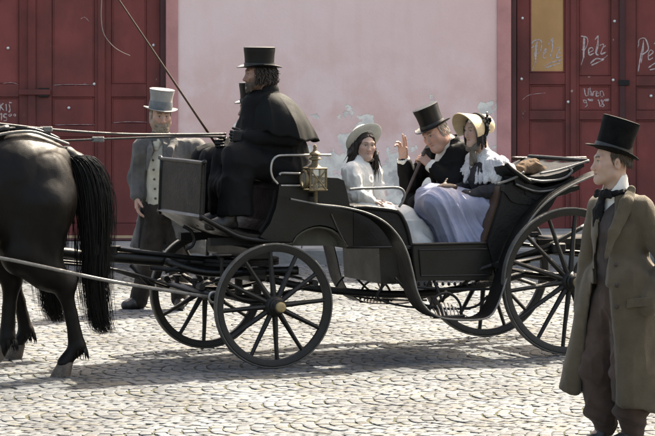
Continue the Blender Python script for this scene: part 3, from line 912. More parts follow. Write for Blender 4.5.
cbuild('perch', [tube(smooth_path([(FX + .1, 0, .62), (FX + .6, 0, .50), (-1.0, 0, .43), (-.4, 0, .48), (0, 0, .56)], 6), .028, 8)], M_iron, None, True)
cbuild('fifth_wheel', [lathe([(.26, .0), (.30, 0), (.30, .022), (.26, .022)], 40, None, (FX, 0, .70), True), lathe([(.26, .0), (.30, 0), (.30, .02), (.26, .02)], 40, None, (FX, 0, .728), True)], M_iron)
cbuild('transom', [box((FX - .09, -.46, .755), (FX + .09, .46, .86), .015), box((FX - .07, -.42, .60), (FX + .07, .42, .695), .015)], M_black)
cbuild('king_post', [tube(np.array([(FX, 0, .45), (FX, 0, .90)]), .03, 10), box((FX - .35, -.36, .865), (FX + .12, -.30, .92)), box((FX - .35, .30, .865), (FX + .12, .36, .92))], M_iron)
cbuild('body_loop', [tube(path([(183, 226), (191, 231), (194.5, 239), (192, 246), (186, 249)], -.2), .013, 8)], M_iron, None, True)
# splinter bar and pole
xs_, zs_ = P2(213, 297, -.60)
for lat_ in (-.26, .26):
    cbuild('futchell', [tube(smooth_path([(FX + .35, lat_ * 1.2, .66), (FX, lat_, .66), (xs_ + .1, lat_ * .6, .66), (xs_ - .18, lat_ * .2, .74)], 5), .034, 8)], M_black, None, True)
sb = cbuild('splinter_bar', [tube(np.array([(xs_, -.62, zs_), (xs_, -.3, zs_ + .012), (xs_, .3, zs_ + .012), (xs_, .62, zs_)]), [.026, .036, .036, .026], 10)], M_black, None, True)
MYn = np.stack([(1, 0, 0), (0, 0, 1), (0, -1, 0)], axis=1).astype(float)
for y in (-.60, .60):
    cbuild('ring', [lathe([(.038 + .010 * math.cos(a), .010 * math.sin(a) + .02) for a in np.linspace(0, 2 * math.pi, 9)[:-1]], 20, MYn, (xs_ - .005, y - .015, zs_), True)], M_steel, sb, True)
for y in (-.2, .2):
    cbuild('roller_bolt', [lathe([(.018, -.01), (.018, .05), (.034, .055), (.034, .07), (.0005, .075)], 12, None, (xs_, y, zs_ + .03))], M_iron, sb, True, 40)
pp = [toL(CP(a, b_, 0.0)) for a, b_ in ((236, 265), (222, 264), (160, 260), (108, 256), (84, 256), (56, 252))]
pl_end = pp[-1]
pole_pts = pp + [pl_end + np.array([-.8, 0, .06]), pl_end + np.array([-1.9, 0, .13])]
pole = cbuild('pole', [tube(smooth_path(pole_pts, 4), np.interp(np.linspace(0, 1, 29), [0, .4, .7, 1], [.052, .048, .038, .030]), 12)], M_black, None, True)
cbuild('pole_rail', [tube(np.array([toL(CP(a, b_, -.04)) for a, b_ in ((116, 249), (160, 254), (217, 261))]), .016, 8)], M_iron, pole, True)
for a, b_ in ((114, 246), (221, 254)):
    q = toL(CP(a, b_, -.03))
    cbuild('pole_bolt', [lathe([(.028, -.06), (.028, -.012), (.05, -.010), (.05, .0), (.0005, .004)], 12, None, q)], M_wheel, pole, True, 40)
for (a, b_, c, d) in ((131, 265, 152, 287), (165, 272, 190, 262), (150, 268, 205, 272)):
    cbuild('pole_brace', [tube(np.array([toL(CP(a, b_, -.1)), toL(CP(c, d, -.1))]), .017, 8)], M_iron, pole, True)
cbuild('driver_step', [tube(path([(222, 257), (222, 274), (226, 288), (236, 297), (250, 301), (266, 301)], -.62), .014, 8)], M_wheel, None, True)
cbuild('driver_step_plate', [box((P2(222, 255, -.62)[0] - .05, -.70, P2(222, 255, -.62)[1] - .004), (P2(222, 255, -.62)[0] + .05, -.54, P2(222, 255, -.62)[1] + .008), .004)], M_iron)
for s in (-1, 1):
    cbuild('iron_stay', [tube(path([(395, 278), (425, 305), (470, 308), (488, 296)], -.45) * np.array([1, -s, 1]) , .010, 6)], M_iron, None, True)
    cbuild('iron_stay', [tube(path([(385, 284), (378, 298), (410, 307), (470, 309)], -.40) * np.array([1, -s, 1]), .009, 6)], M_iron, None, True)
M_rug = mat('brown_wool_rug', (.12, .083, .055), .95, .3, 14, .6, 60, color2=(.07, .045, .028), spec=.1)

# ================================================================== organic shapes: signed distance fields meshed by surface nets
class SDF:
    def __init__(s, lo, hi, res):
        s.lo = np.asarray(lo, float); s.res = res
        n = np.ceil((np.asarray(hi, float) - s.lo) / res).astype(int) + 1
        s.n = n
        s.f = np.full(n, .5, np.float32)
        s.ax = [s.lo[i] + np.arange(n[i]) * res for i in range(3)]
    def sub(s, lo, hi, pad):
        sl = []
        for i in range(3):
            a = max(0, int((lo[i] - pad - s.lo[i]) / s.res)); b = min(s.n[i], int((hi[i] + pad - s.lo[i]) / s.res) + 2)
            if b <= a: return None
            sl.append(slice(a, b))
        sl = tuple(sl)
        g = [s.ax[0][sl[0]][:, None, None], s.ax[1][sl[1]][None, :, None], s.ax[2][sl[2]][None, None, :]]
        return sl, g
    def comb(s, sl, d, k, op):
        f = s.f[sl]; d = d.astype(np.float32)
        if op == 'add':
            if k > 0:
                h = np.clip(.5 + .5 * (f - d) / k, 0, 1); r = f * (1 - h) + d * h - k * h * (1 - h)
            else: r = np.minimum(f, d)
        elif op == 'cut':
            d = -d
            if k > 0:
                h = np.clip(.5 - .5 * (f - d) / k, 0, 1); r = f * (1 - h) + d * h + k * h * (1 - h)
            else: r = np.maximum(f, d)
        s.f[sl] = r
    def cone(s, a, b, ra, rb=None, k=.02, op='add', flat=None):
        a = np.asarray(a, float); b = np.asarray(b, float); rb = ra if rb is None else rb
        m = max(ra, rb)
        q = s.sub(np.minimum(a, b) - m, np.maximum(a, b) + m, k + 3 * s.res)
        if q is None: return s
        sl, g = q
        ba = b - a; L2 = ba @ ba + 1e-12
        X, Y, Z = g[0] - a[0], g[1] - a[1], g[2] - a[2]
        t = np.clip((X * ba[0] + Y * ba[1] + Z * ba[2]) / L2, 0, 1)
        dx, dy, dz = X - t * ba[0], Y - t * ba[1], Z - t * ba[2]
        if flat is not None:
            ax = np.asarray(flat[0], float); ax = ax / np.linalg.norm(ax)
            w = (dx * ax[0] + dy * ax[1] + dz * ax[2]) * (flat[1] - 1)
            dx = dx + w * ax[0]; dy = dy + w * ax[1]; dz = dz + w * ax[2]
        d = np.sqrt(dx * dx + dy * dy + dz * dz) - (ra + t * (rb - ra))
        s.comb(sl, d, k, op); return s
    def ell(s, c, r, Rm=None, k=.02, op='add'):
        c = np.asarray(c, float); r = np.asarray(r, float) if not np.isscalar(r) else np.full(3, float(r))
        m = r.max()
        q = s.sub(c - m, c + m, k + 3 * s.res)
        if q is None: return s
        sl, g = q
        X, Y, Z = g[0] - c[0], g[1] - c[1], g[2] - c[2]
        if Rm is not None:
            X, Y, Z = (X * Rm[0, i] + Y * Rm[1, i] + Z * Rm[2, i] for i in range(3))
        k0 = np.sqrt((X / r[0]) ** 2 + (Y / r[1]) ** 2 + (Z / r[2]) ** 2)
        k1 = np.sqrt((X / r[0] ** 2) ** 2 + (Y / r[1] ** 2) ** 2 + (Z / r[2] ** 2) ** 2) + 1e-9
        d = k0 * (k0 - 1) / k1
        s.comb(sl, d, k, op); return s
    def chain(s, pts, rad, k=.02, flat=None, op='add'):
        for i in range(len(pts) - 1):
            s.cone(pts[i], pts[i+1], rad[i], rad[i+1], k, op, flat)
        return s
    def plane(s, p, n, k=0.0):
        """cut away everything on the side the normal points to"""
        n = np.asarray(n, float); n = n / np.linalg.norm(n)
        g = [s.ax[0][:, None, None] - p[0], s.ax[1][None, :, None] - p[1], s.ax[2][None, None, :] - p[2]]
        d = -(g[0] * n[0] + g[1] * n[1] + g[2] * n[2])
        s.comb((slice(None),) * 3, d, k, 'cut'); return s
    def wedge(s, planes, k=.004):
        """cut away the region that lies behind all given planes (p, outward normal)"""
        d = None
        for p, n in planes:
            n = np.asarray(n, float); n = n / np.linalg.norm(n)
            e = (s.ax[0][:, None, None] - p[0]) * n[0] + (s.ax[1][None, :, None] - p[1]) * n[1] + (s.ax[2][None, None, :] - p[2]) * n[2]
            d = e if d is None else np.maximum(d, e)
        s.comb((slice(None),) * 3, d, k, 'cut'); return s
    def mesh(s):
        f = s.f; n = s.n
        # keep the surface closed at the border of the grid
        f[0] = np.maximum(f[0], .001); f[-1] = np.maximum(f[-1], .001); f[:, 0] = np.maximum(f[:, 0], .001); f[:, -1] = np.maximum(f[:, -1], .001)
        f[:, :, 0] = np.maximum(f[:, :, 0], .001); f[:, :, -1] = np.maximum(f[:, :, -1], .001)
        S = f < 0
        c = np.zeros(tuple(n - 1), np.int8)
        for a in (0, 1):
            for b in (0, 1):
                for d in (0, 1):
                    c += S[a:n[0]-1+a, b:n[1]-1+b, d:n[2]-1+d]
        I, J, K = np.nonzero((c > 0) & (c < 8))
        idx = np.full(tuple(n - 1), -1, np.int32); idx[I, J, K] = np.arange(len(I))
        val = {(a, b, d): f[I + a, J + b, K + d] for a in (0, 1) for b in (0, 1) for d in (0, 1)}
        acc = np.zeros((len(I), 3)); cnt = np.zeros(len(I))
        for (p, q) in [((0,0,0),(1,0,0)),((0,1,0),(1,1,0)),((0,0,1),(1,0,1)),((0,1,1),(1,1,1)),
                       ((0,0,0),(0,1,0)),((1,0,0),(1,1,0)),((0,0,1),(0,1,1)),((1,0,1),(1,1,1)),
                       ((0,0,0),(0,0,1)),((1,0,0),(1,0,1)),((0,1,0),(0,1,1)),((1,1,0),(1,1,1))]:
            a, b = val[p], val[q]
            m = (a < 0) != (b < 0)
            t = np.where(m, a / np.where(m, a - b, 1), 0)
            P, Q = np.array(p, float), np.array(q, float)
            acc += m[:, None] * (P + t[:, None] * (Q - P)); cnt += m
        V = np.stack([I, J, K], 1) + acc / cnt[:, None]
        V = s.lo + V * s.res
        Fs = []
        for ax in range(3):
            sl0 = [slice(1, n[i] - 1) for i in range(3)]; sl1 = [slice(1, n[i] - 1) for i in range(3)]
            sl0[ax] = slice(0, n[ax] - 1); sl1[ax] = slice(1, n[ax])
            A, B = S[tuple(sl0)], S[tuple(sl1)]
            for sign in (0, 1):
                w = np.nonzero((A & ~B) if sign == 0 else (~A & B))
                e = [w[i] + (0 if i == ax else 1) for i in range(3)]
                u, v = (ax + 1) % 3, (ax + 2) % 3
                def at(du, dv):
                    q = list(e); q[u] = e[u] - du; q[v] = e[v] - dv
                    return idx[q[0], q[1], q[2]]
                qd = np.stack([at(1, 1), at(0, 1), at(0, 0), at(1, 0)], 1)
                Fs.append(qd if sign == 0 else qd[:, ::-1])
        return V, np.concatenate(Fs)

def vnormals(V, Fq):
    N = np.zeros_like(V)
    fn = np.cross(V[Fq[:, 2]] - V[Fq[:, 0]], V[Fq[:, 3]] - V[Fq[:, 1]])
    for i in range(4): np.add.at(N, Fq[:, i], fn)
    return N / (np.linalg.norm(N, axis=1)[:, None] + 1e-12)

def relax(V, Fq, it=2, lam=.5):
    E = np.concatenate([Fq[:, [0, 1]], Fq[:, [1, 2]], Fq[:, [2, 3]], Fq[:, [3, 0]]])
    for _ in range(it):
        a = np.zeros_like(V); c = np.zeros(len(V))
        np.add.at(a, E[:, 0], V[E[:, 1]]); np.add.at(c, E[:, 0], 1)
        np.add.at(a, E[:, 1], V[E[:, 0]]); np.add.at(c, E[:, 1], 1)
        V = V + lam * (a / np.maximum(c, 1)[:, None] - V)
    return V

def join(parts):
    Vs, Fs, n = [], [], 0
    for V, Fq in parts:
        Vs.append(V); Fs.append(np.asarray(Fq) + n); n += len(V)
    return np.concatenate(Vs), np.concatenate(Fs)

def strands(name, curves, m, parent, r0=.004, taper=.15, n=3):
    """many hair locks, each a thin tapering tube; ONE mesh"""
    Vs, Fs, cnt = [], [], 0
    for c in curves:
        P = np.asarray(c, float); k = len(P)
        rr = r0 * np.interp(np.linspace(0, 1, k), [0, .15, .7, 1], [.7, 1, .8, taper])
        T = np.gradient(P, axis=0); T /= np.linalg.norm(T, axis=1)[:, None] + 1e-9
        u = np.cross(T, np.array([.31, .87, .22])); u /= np.linalg.norm(u, axis=1)[:, None] + 1e-9
        w = np.cross(T, u)
        ang = np.arange(n) * 2 * math.pi / n
        V = P[:, None, :] + rr[:, None, None] * (u[:, None, :] * np.cos(ang)[None, :, None] + w[:, None, :] * np.sin(ang)[None, :, None])
        Vs.append(V.reshape(-1, 3))
        i = np.arange(k - 1)[:, None]; a = np.arange(n)[None, :]; b = (a + 1) % n
        Fs.append(np.stack([i * n + a, i * n + b, (i + 1) * n + b, (i + 1) * n + a], -1).reshape(-1, 4) + cnt)
        cnt += k * n
    return obj(name, np.concatenate(Vs), np.concatenate(Fs), m, parent, True)

def unit(v):
    v = np.asarray(v, float); return v / (np.linalg.norm(v) + 1e-12)

# ================================================================== the pair of black horses
M_coat = mat('glossy_black_horse_coat', (.0030, .0024, .0020), .40, .3, 7, .5, 300, color2=(.0060, .0044, .0034), spec=.13, bdist=.0025, rvar=.12, stretch=(1, 1, .35))
M_hair = mat('black_horse_hair', (0.003, 0.00282, 0.0027), .45, .2, 20, 0, spec=0.245)
M_hoof = mat('dusty_hoof_horn', (.10, .075, .055), .7, .3, 30, .4, 70, color2=(.045, .035, .028))
M_feather = mat('pale_fetlock_hair', (.30, .24, .18), .8, .3, 20, 0)
M_strap = mat('black_harness_leather', (0.0048, 0.0045, 0.0042), .42, .2, 15, .2, 80, spec=0.35)
M_trace = mat('worn_grey_trace_leather', (.17, .16, .145), .5, .25, 25, .2, 80, color2=(.09, .085, .075))
def bounds_(pts, pad):
    p = np.array(pts); return p.min(axis=0) - pad, p.max(axis=0) + pad
HU, HL_ = -EX, EY                           # forward, across to the far side

def horse(lat, x_but, label, hind_near, hind_far, fore_near, fore_far, seed, straps):
    """x_but: where the buttock is along the carriage; leg lists: (forward, height) of stifle, hock, fetlock, toe"""
    O = CL(x_but, lat, 0)
    root = empty('horse', O, label, 'horse', 'pair of black carriage horses')
    def P(f, l, z): return O + HU * f + HL_ * l + EZ * z
    Rm = np.stack([HU, HL_, EZ], axis=1)
    cs_ = np.array([P(f, l, 0) for f in (-.42, 2.75) for l in (-.42, .42)])
    S = SDF(cs_.min(axis=0) + np.array([0, 0, -.05]), cs_.max(axis=0) + np.array([0, 0, 2.45]), .015)
    # trunk
    for (f, z, rf, rl, rz) in ((.36, 1.37, .37, .285, .335), (.85, 1.22, .48, .30, .37), (1.35, 1.24, .40, .28, .40), (1.62, 1.22, .26, .24, .36)):
        S.ell(P(f, 0, z), (rf, rl, rz), Rm, .12)
    S.cone(P(.30, 0, 1.60), P(1.05, 0, 1.47), .10, .12, .10)
    S.cone(P(1.05, 0, 1.47), P(1.42, 0, 1.60), .11, .09, .10)
    S.ell(P(.14, 0, 1.50), (.16, .13, .12), Rm, .12)                       # tail head
    # quarters
    for sd, leg in ((-1, hind_near), (1, hind_far)):
        st, hk, ft, to = leg[:4]
        hip = P(.24, sd * .14, 1.34)
        S.ell(P(.17, sd * .135, 1.26), (.20, .155, .27), Rm, .07)
        S.ell(P(.33, sd * .15, 1.15), (.22, .135, .30), Rm, .10)
        S.cone(P(.20, sd * .15, 1.20), P((st[0] + hk[0]) / 2 - .02, sd * .15, (st[1] + hk[1]) / 2 + .03), .19, .115, .07)
        S.cone(P(.26, sd * .17, 1.2), P(st[0], sd * .17, st[1]), .17, .125, .08)
        S.chain([P(st[0] - .05, sd * .16, st[1] - .02), P(st[0] * .45 + hk[0] * .55, sd * .155, st[1] * .45 + hk[1] * .55), P(hk[0], sd * .15, hk[1])], [.155, .122, .076], .05)
        S.cone(P(hk[0] - .045, sd * .15, hk[1] + .055), P(hk[0] + .005, sd * .15, hk[1] - .05), .040, .052, .04)   # point of hock
        S.cone(P(hk[0] - .045, sd * .15, hk[1] + .05), P(st[0] - .12, sd * .15, st[1] - .06), .022, .04, .03)      # hamstring
        S.chain([P(hk[0] + .005, sd * .15, hk[1] - .04), P((hk[0] + ft[0]) / 2, sd * .148, (hk[1] + ft[1]) / 2), P(ft[0], sd * .145, ft[1])], [.060, .047, .056], .025, (HL_, 1.15))
        S.ell(P(ft[0] - .018, sd * .145, ft[1] - .005), .046, None, .03)
        S.cone(P(ft[0], sd * .145, ft[1] - .01), P(to[0] - .045, sd * .145, to[1] + .085), .047, .052, .03)
    for sd, leg in ((-1, fore_near), (1, fore_far)):
        el, kn, ft, to = leg[:4]
        S.ell(P(1.52, sd * .16, 1.15), (.17, .11, .30), Rm, .10)
        S.chain([P(1.46, sd * .17, 1.0), P(el[0], sd * .16, el[1]), P(kn[0], sd * .15, kn[1])], [.14, .105, .065], .06)
        S.ell(P(kn[0], sd * .15, kn[1]), (.062, .055, .075), Rm, .03)
        S.chain([P(kn[0], sd * .15, kn[1] - .05), P(ft[0], sd * .145, ft[1])], [.047, .05], .03)
        S.cone(P(ft[0], sd * .145, ft[1]), P(to[0] - .045, sd * .145, to[1] + .085), .046, .052, .03)
    # neck and head
    S.chain([P(1.62, 0, 1.32), P(1.85, 0, 1.58), P(2.02, 0, 1.85), P(2.10, 0, 2.02)], [.26, .20, .155, .125], .08, (HL_, 1.55))
    S.chain([P(2.10, 0, 2.06), P(2.28, 0, 1.92), P(2.47, 0, 1.66), P(2.52, 0, 1.58)], [.125, .12, .08, .068], .05, (HL_, 1.35))
    S.ell(P(2.18, 0, 1.93), (.13, .085, .14), Rm, .05)
    S.ell(P(2.50, 0, 1.57), (.075, .06, .08), Rm, .04)
    for sd in (-1, 1):
        S.cone(P(2.06, sd * .05, 2.12), P(2.08, sd * .065, 2.30), .038, .010, .02, 'add', (HU, 1.6))
        S.ell(P(2.24, sd * .098, 1.99), (.03, .018, .022), Rm, .015)
        S.ell(P(2.555, sd * .045, 1.60), (.018, .012, .016), Rm, .006, 'cut')
    V, Fq = S.mesh()
    V = relax(V, Fq, 2)
    N = vnormals(V, Fq)
    loc = (V - O) @ Rm
    # muscle and vein relief
    V = V + N * (fbm(loc * np.array([6, 6, 4]), seed, 4) * .006 - (1 - np.abs(vnoise(loc * np.array([5, 4, 3.2]) + 3, seed + 2))) ** 6 * .003)[:, None]
    obj('body', V, Fq, M_coat, root, True)
    # hooves
    for sd, leg in ((-1, hind_near), (1, hind_far), (-1, fore_near), (1, fore_far)):
        to = leg[3]; tz = to[1]; pitch = leg[4] if len(leg) > 4 else 0.0
        V = []
        n = 18
        for (k, z, sh) in ((1.0, .0, 0), (1.0, .012, -.004), (.80, .088, -.034), (.74, .10, -.038), (.3, .104, -.036)):
            for a in range(n):
                an = 2 * math.pi * a / n
                fx = (.078 if math.cos(an) > 0 else .062) * math.cos(an) * k + sh
                ly = .066 * math.sin(an) * k
                ca, sa = math.cos(pitch), math.sin(pitch)
                V.append(P(to[0] - .03 + fx * ca + (z - .0) * sa, sd * .145 + ly, tz + z * ca - (fx - .078) * sa))
        Fs = [[i*n + a, i*n + (a+1) % n, (i+1)*n + (a+1) % n, (i+1)*n + a] for i in range(4) for a in range(n)] + [list(range(n))[::-1], [4*n + a for a in range(n)]]
        obj('hoof', np.array(V), Fs, M_hoof, root, True, autos=40)
        rs = random.Random(seed + int(sd * 3 + leg[0][0] * 10))
        cv = []
        for q in range(46):
            a = rs.uniform(0, 2 * math.pi)
            if math.cos(a) > .35 and rs.random() < .8: a += math.pi
            f0, l0 = .046 * math.cos(a), .046 * math.sin(a)
            b = np.array(leg[2])
            cv.append([P(b[0] - .005 + f0, sd * .145 + l0, b[1] + rs.uniform(-.01, .03)), P(b[0] - .01 + f0 * 1.35, sd * .145 + l0 * 1.2, b[1] - .03), P(b[0] - .012 + f0 * 1.6, sd * .145 + l0 * 1.3, b[1] - .075 - rs.uniform(0, .03))])
        strands('fetlock_hair', cv, M_hair, root, .006)
    # tail
    rs = random.Random(seed)
    cv = []
    TB = P(.02, 0, 1.52)
    for q in range(1700):
        w = rs.gauss(0, 1); v = rs.gauss(0, 1)
        ln = 1.05 - .5 * rs.random() ** 1.3
        if rs.random() < .15: ln *= .6
        st = rs.uniform(0, .22)
        mid = [(.03, .0, 1.53), (-.07, 0, 1.525), (-.155, 0, 1.40), (-.20, 0, 1.16), (-.205, 0, .87), (-.205, 0, .62), (-.235, 0, .38), (-.275, 0, .27)]
        pts = smooth_path(mid, 3)
        L = len(pts); s0 = int(st * L * .9); s1 = max(s0 + 6, int(ln * (L - 1)))
        pts = pts[s0:s1 + 1]
        t = np.linspace(0, 1, len(pts))
        sp = np.interp(t * ln + st * .5, [0, .12, .4, .7, 1.1], [.024, .056, .070, .062, .050])
        wig = rs.uniform(.008, .034) * np.sin(t * rs.uniform(4, 10) + rs.uniform(0, 6))
        cv.append([P(p[0] + v * s_ * .72 + wg, p[1] + w * s_ * .72, p[2] + rs.gauss(0, .004)) for p, s_, wg in zip(pts, sp, wig * t)])
    # dock
    Dk = SDF(P(.05, 0, 1.1) - .35, P(.05, 0, 1.5) + .35, .012)
    Dk.chain([P(.10, 0, 1.54), P(.0, 0, 1.545), P(-.08, 0, 1.50), P(-.14, 0, 1.38), P(-.18, 0, 1.16)], [.06, .055, .052, .048, .03], .03)
    Dk.chain([P(-.10, 0, 1.45), P(-.165, 0, 1.22), P(-.19, 0, .87), P(-.19, 0, .64)], [.05, .075, .070, .03], .04, (HL_, .9))
    strands('tail', cv, M_hair, root, .0027, .15)
    obj('dock', *Dk.mesh(), M_hair, root, True)
    # mane
    cv = []
    for q in range(260):
        t = rs.random()
        c = smooth_path([(1.45, 0, 1.66), (1.78, 0, 1.79), (1.93, 0, 1.99), (2.08, 0, 2.16)], 10)
        p = c[int(t * (len(c) - 1))]
        sd = -1 if rs.random() < .7 else 1
        l = rs.uniform(.2, .34)
        cv.append([P(p[0], sd * .01, p[2]), P(p[0] - .01, sd * .07, p[2] - l * .3), P(p[0] - .02 + rs.gauss(0, .02), sd * .105, p[2] - l * .7), P(p[0] - .02 + rs.gauss(0, .03), sd * .115, p[2] - l)])
    strands('mane', cv, M_hair, root, .006)
    for sd in (-1, 1):
        obj('eye', *lathe([(.0005, -.014), (.012, -.008), (.014, 0), (.012, .008), (.0005, .014)], 10, None, P(2.26, sd * .112, 1.99)), M_strap, root, True)
    # harness: back strap with a pale edge, crupper, pad, collar, breast strap
    if straps:
        def surf(f, l):                                     # height of the back at (f, l)
            d = np.abs((loc - np.array([f, l, 0]))[:, 0]) + np.abs((loc - np.array([f, l, 0]))[:, 1])
            m = (d < .05) & (loc[:, 2] > 1.0) & (loc[:, 2] < 1.9)
            return loc[m, 2].max() if m.any() else 1.5
        top = [P(f, 0, surf(f, 0) + .008) for f in (.06, .15, .28, .45, .65, .9, 1.15, 1.3)]
        obj('back_strap', *tube(smooth_path(top, 4), .014, 8, True, (HL_, 1.6)), M_strap, root, True)
        side = [P(f, -l, surf(f, -l) + .006) for f, l in ((.0, .02), (.06, .075), (.16, .10), (.30, .11), (.5, .10), (.75, .09), (1.0, .08))]
        obj('hip_strap', *tube(smooth_path(side, 4), .011, 8, True, (HL_, 1.3)), M_trace, root, True)
        obj('hip_pad', *tube(smooth_path([P(f, 0, surf(f, 0) + .02) for f in (.42, .50, .58, .68)], 3), [.008] + [.03] * 8 + [.008], 8, True, (HL_, 2.6)), M_strap, root, True)
        rg = []
        for a in np.linspace(0, 2 * math.pi, 25)[:-1]:
            rg.append(P(1.18 + .01 * math.cos(a), .315 * math.sin(a), 1.24 + .42 * math.cos(a)))
        obj('girth', *tube(np.array(rg + rg[:1]), .012, 8, False, (HU, 3.2)), M_strap, root, True)
        rg = [P(1.66 + .14 * (1 - math.cos(a)) * .5, .25 * math.sin(a), 1.33 + .40 * math.cos(a)) for a in np.linspace(0, 2 * math.pi, 25)[:-1]]
        obj('collar', *tube(np.array(rg + rg[:1]), .05, 10, False), M_strap, root, True)
        obj('bridle', *tube(np.array([P(2.36, .105 * math.sin(a), 1.80 + .02 * math.cos(a) + .095 * math.cos(a)) for a in np.linspace(0, 2 * math.pi, 17)]), .011, 6, False), M_strap, root, True)
    return root, P

XB = toL(CP(74.5, 176, -.35))[0] - .09
hn = [(.40, .87), (.055, .63), (-.03, .205), (.115, .0)]
hf = [(.55, .97), (.36, .66), (.40, .26), (.50, .05), .5]
fn = [(1.40, .95), (1.42, .60), (1.30, .22), (1.36, .06), .6]
ff = [(1.62, .95), (1.80, .60), (1.90, .21), (2.02, .0)]
h1, HP1 = horse(-.47, XB, 'glossy black horse with full tail, nearest us, cut off by the left edge', hn, hf, fn, ff, 3, True)
h2, HP2 = horse(.47, XB - .06, 'black horse on the far side, mostly hidden behind the nearer horse', [(.52, .95), (.30, .65), (.30, .22), (.42, .0)], [(.42, .93), (.03, .64), (-.06, .205), (.06, .0)], ff, fn, 8, True)
# traces from the splinter bar to the collars
for y, hl in ((-.60, -.47 - .30), (-.30, -.47 + .27), (.30, .47 - .27), (.60, .47 + .30)):
    a = np.array([xs_ - .03, y, zs_])
    if y < -.5:
        b_ = toL(CP(112, 281.5, -.74)); c = toL(CP(40, 266, -.88)); d = toL(CP(0, 258, -.90))
        pts = [a, b_, c, d, d + np.array([-.6, .05, .11]), (XB - 1.66, -.76, 1.18)]
    else:
        pts = [a, (xs_ - .6, y * .5 + hl * .5, .70), (XB - .25, hl, .80), (XB - 1.0, hl, 1.0), (XB - 1.66, hl, 1.18)]
    V, Fs = tube(smooth_path(pts, 6), .0075 if y < -.5 else .0055, 8, True, ((0, 0, 1), 1.7))
    o = obj('trace_strap', LOC(V), Fs, M_trace if y < -.5 else M_strap, h1 if y < 0 else h2, True)

# a brown travelling rug thrown on the folded hood
S = SDF(*bounds_([CP(525, 166, .05), CP(541, 168, .05)], .25), .008)
S.chain([CP(519, 171, .0), CP(527, 168.5, .05), CP(536, 169, .0), CP(543, 172, -.05)], [.035, .042, .04, .03], .03); S.chain([CP(523, 169, .2), CP(533, 168, .2), CP(542, 171, .2)], [.05, .05, .035], .04)
V, Fq = S.mesh(); V = relax(V, Fq, 1); V = V + vnormals(V, Fq) * ((1 - np.abs(vnoise(V * np.array([22, 14, 22]), 3))) ** 2 * .018 + fbm(V * 30, 4) * .004)[:, None]
tag(obj('travelling_rug', V, Fq, M_rug, None, True), 'crumpled light brown rug lying on the folded carriage hood', 'rug')

# ================================================================== people
M_skin = mat('skin', (1, 1, 1), .52, .05, 25, .15, 300, attr=True, spec=.35, sss=.10, bdist=.001, rvar=.05)
M_blackcloth = mat('black_wool', (0.00315, 0.00315, 0.0035), .8, .25, 10, .35, 220, color2=(0.0056, 0.0056, 0.00595), spec=0.14, bdist=.003)
M_wax = mat('matte_black_cape_cloth', (.0042, .0046, .0045), .72, .25, 6, .35, 160, color2=(.0075, .008, .0078), spec=.10, bdist=.003)
M_silk = mat('black_silk_hat', (0.0028, 0.0028, 0.00315), .42, .2, 20, .2, 250, spec=0.196, bdist=.002, stretch=(0.7, 0.7, 0.14))
M_felt = mat('dull_black_hat_felt', (0.0028, 0.0028, 0.0028), .8, .2, 20, .3, 250, spec=0.105)
M_band = mat('black_hat_ribbon', (0.0063, 0.0063, 0.0063), .5, .1, 30, .2, 120)
M_white = mat('white_linen', (0.592, 0.576, 0.536), .85, .06, 14, .3, 180, spec=0.2, bdist=.003)
M_glove = mat('black_leather_glove', (0.0042, 0.0042, 0.0042), .5, .25, 20, .3, 150, spec=0.245)
M_greyh = mat('grey_felt_hat', (0.228, 0.2232, 0.2098), .8, .12, 12, .3, 200, spec=0.2, sheen=.1)
M_greyband = mat('dark_grey_hat_ribbon', (0.104, 0.112, 0.116), .6, .12, 20, .2, 120)
M_greycoat = mat('blue_grey_wool', (0.1012, 0.09559, 0.09002), .85, .22, 9, .5, 160, color2=(0.05841, 0.0552, 0.05343), spec=0.16, sheen=.1)
M_cream = mat('cream_waistcoat_cloth', (0.4, 0.368, 0.296), .85, .10, 14, .4, 160, spec=0.2)
M_brownt = mat('dark_brown_trouser_cloth', (0.02376, 0.01848, 0.01452), .9, .22, 12, .4, 160, spec=0.16, sheen=.05)
M_ybrown = mat('chestnut_brown_trouser_cloth', (0.06138, 0.03881, 0.02917), .88, .2, 9, .4, 180, spec=0.16, sheen=.08, color2=(0.0396, 0.02587, 0.01973))
M_olive2 = mat('olive_brown_coat_wool', (.084, .066, .042), .88, .18, 7, .5, 200, color2=(.058, .045, .029), spec=0.176, sheen=.12)
M_vest2 = mat('dark_brown_waistcoat', (0.0264, 0.01782, 0.01452), .8, .2, 10, .3, 160)
M_boot = mat('black_boot_leather', (0.0126, 0.0112, 0.0098), .45, .3, 20, .2, 90)
M_lace = mat('white_lace', (0.576, 0.568, 0.552), .9, .1, 10, .9, 55, color2=(0.336, 0.328, 0.336), spec=0.15, bdist=.012)
M_lilac = mat('lilac_silk_skirt', (.225, .24, .325), .42, .08, 8, .2, 90, spec=.35, color2=(.185, .197, .275))
M_straw = mat('pale_straw', (.60, .47, .30), .75, .12, 8, .6, 90, stretch=(1, 1, 8), spec=.25, color2=(.50, .38, .23))
M_whitehat = mat('cream_cloth_hat', (0.528, 0.504, 0.44), .85, .08, 14, .4, 120, spec=0.2)
M_hairbr = mat('dark_brown_hair', (.026, .016, .011), .45, .25, 20, 0, spec=.45)
M_hairdk = mat('black_brown_hair', (.014, .010, .008), .42, .25, 20, 0, spec=.45)
M_hairgr = mat('grey_hair', (.34, .30, .26), .6, .25, 20, 0)
M_wood = mat('brown_cane_wood', (0.0495, 0.0231, 0.01188), .4, .2, 15, .1, 60, color2=(0.0297, 0.0132, 0.00726))
M_scarf = mat('taupe_ribbon', (0.1056, 0.0891, 0.0693), .6, .2, 18, .3, 100)
M_dots = mat('dark_spotted_sleeve', (0.0098, 0.0084, 0.0112), .8, .2, 10, .3, 120)
M_gvest = mat('grey_waistcoat', (.22, .215, .205), .8, .15, 14, .4, 160)

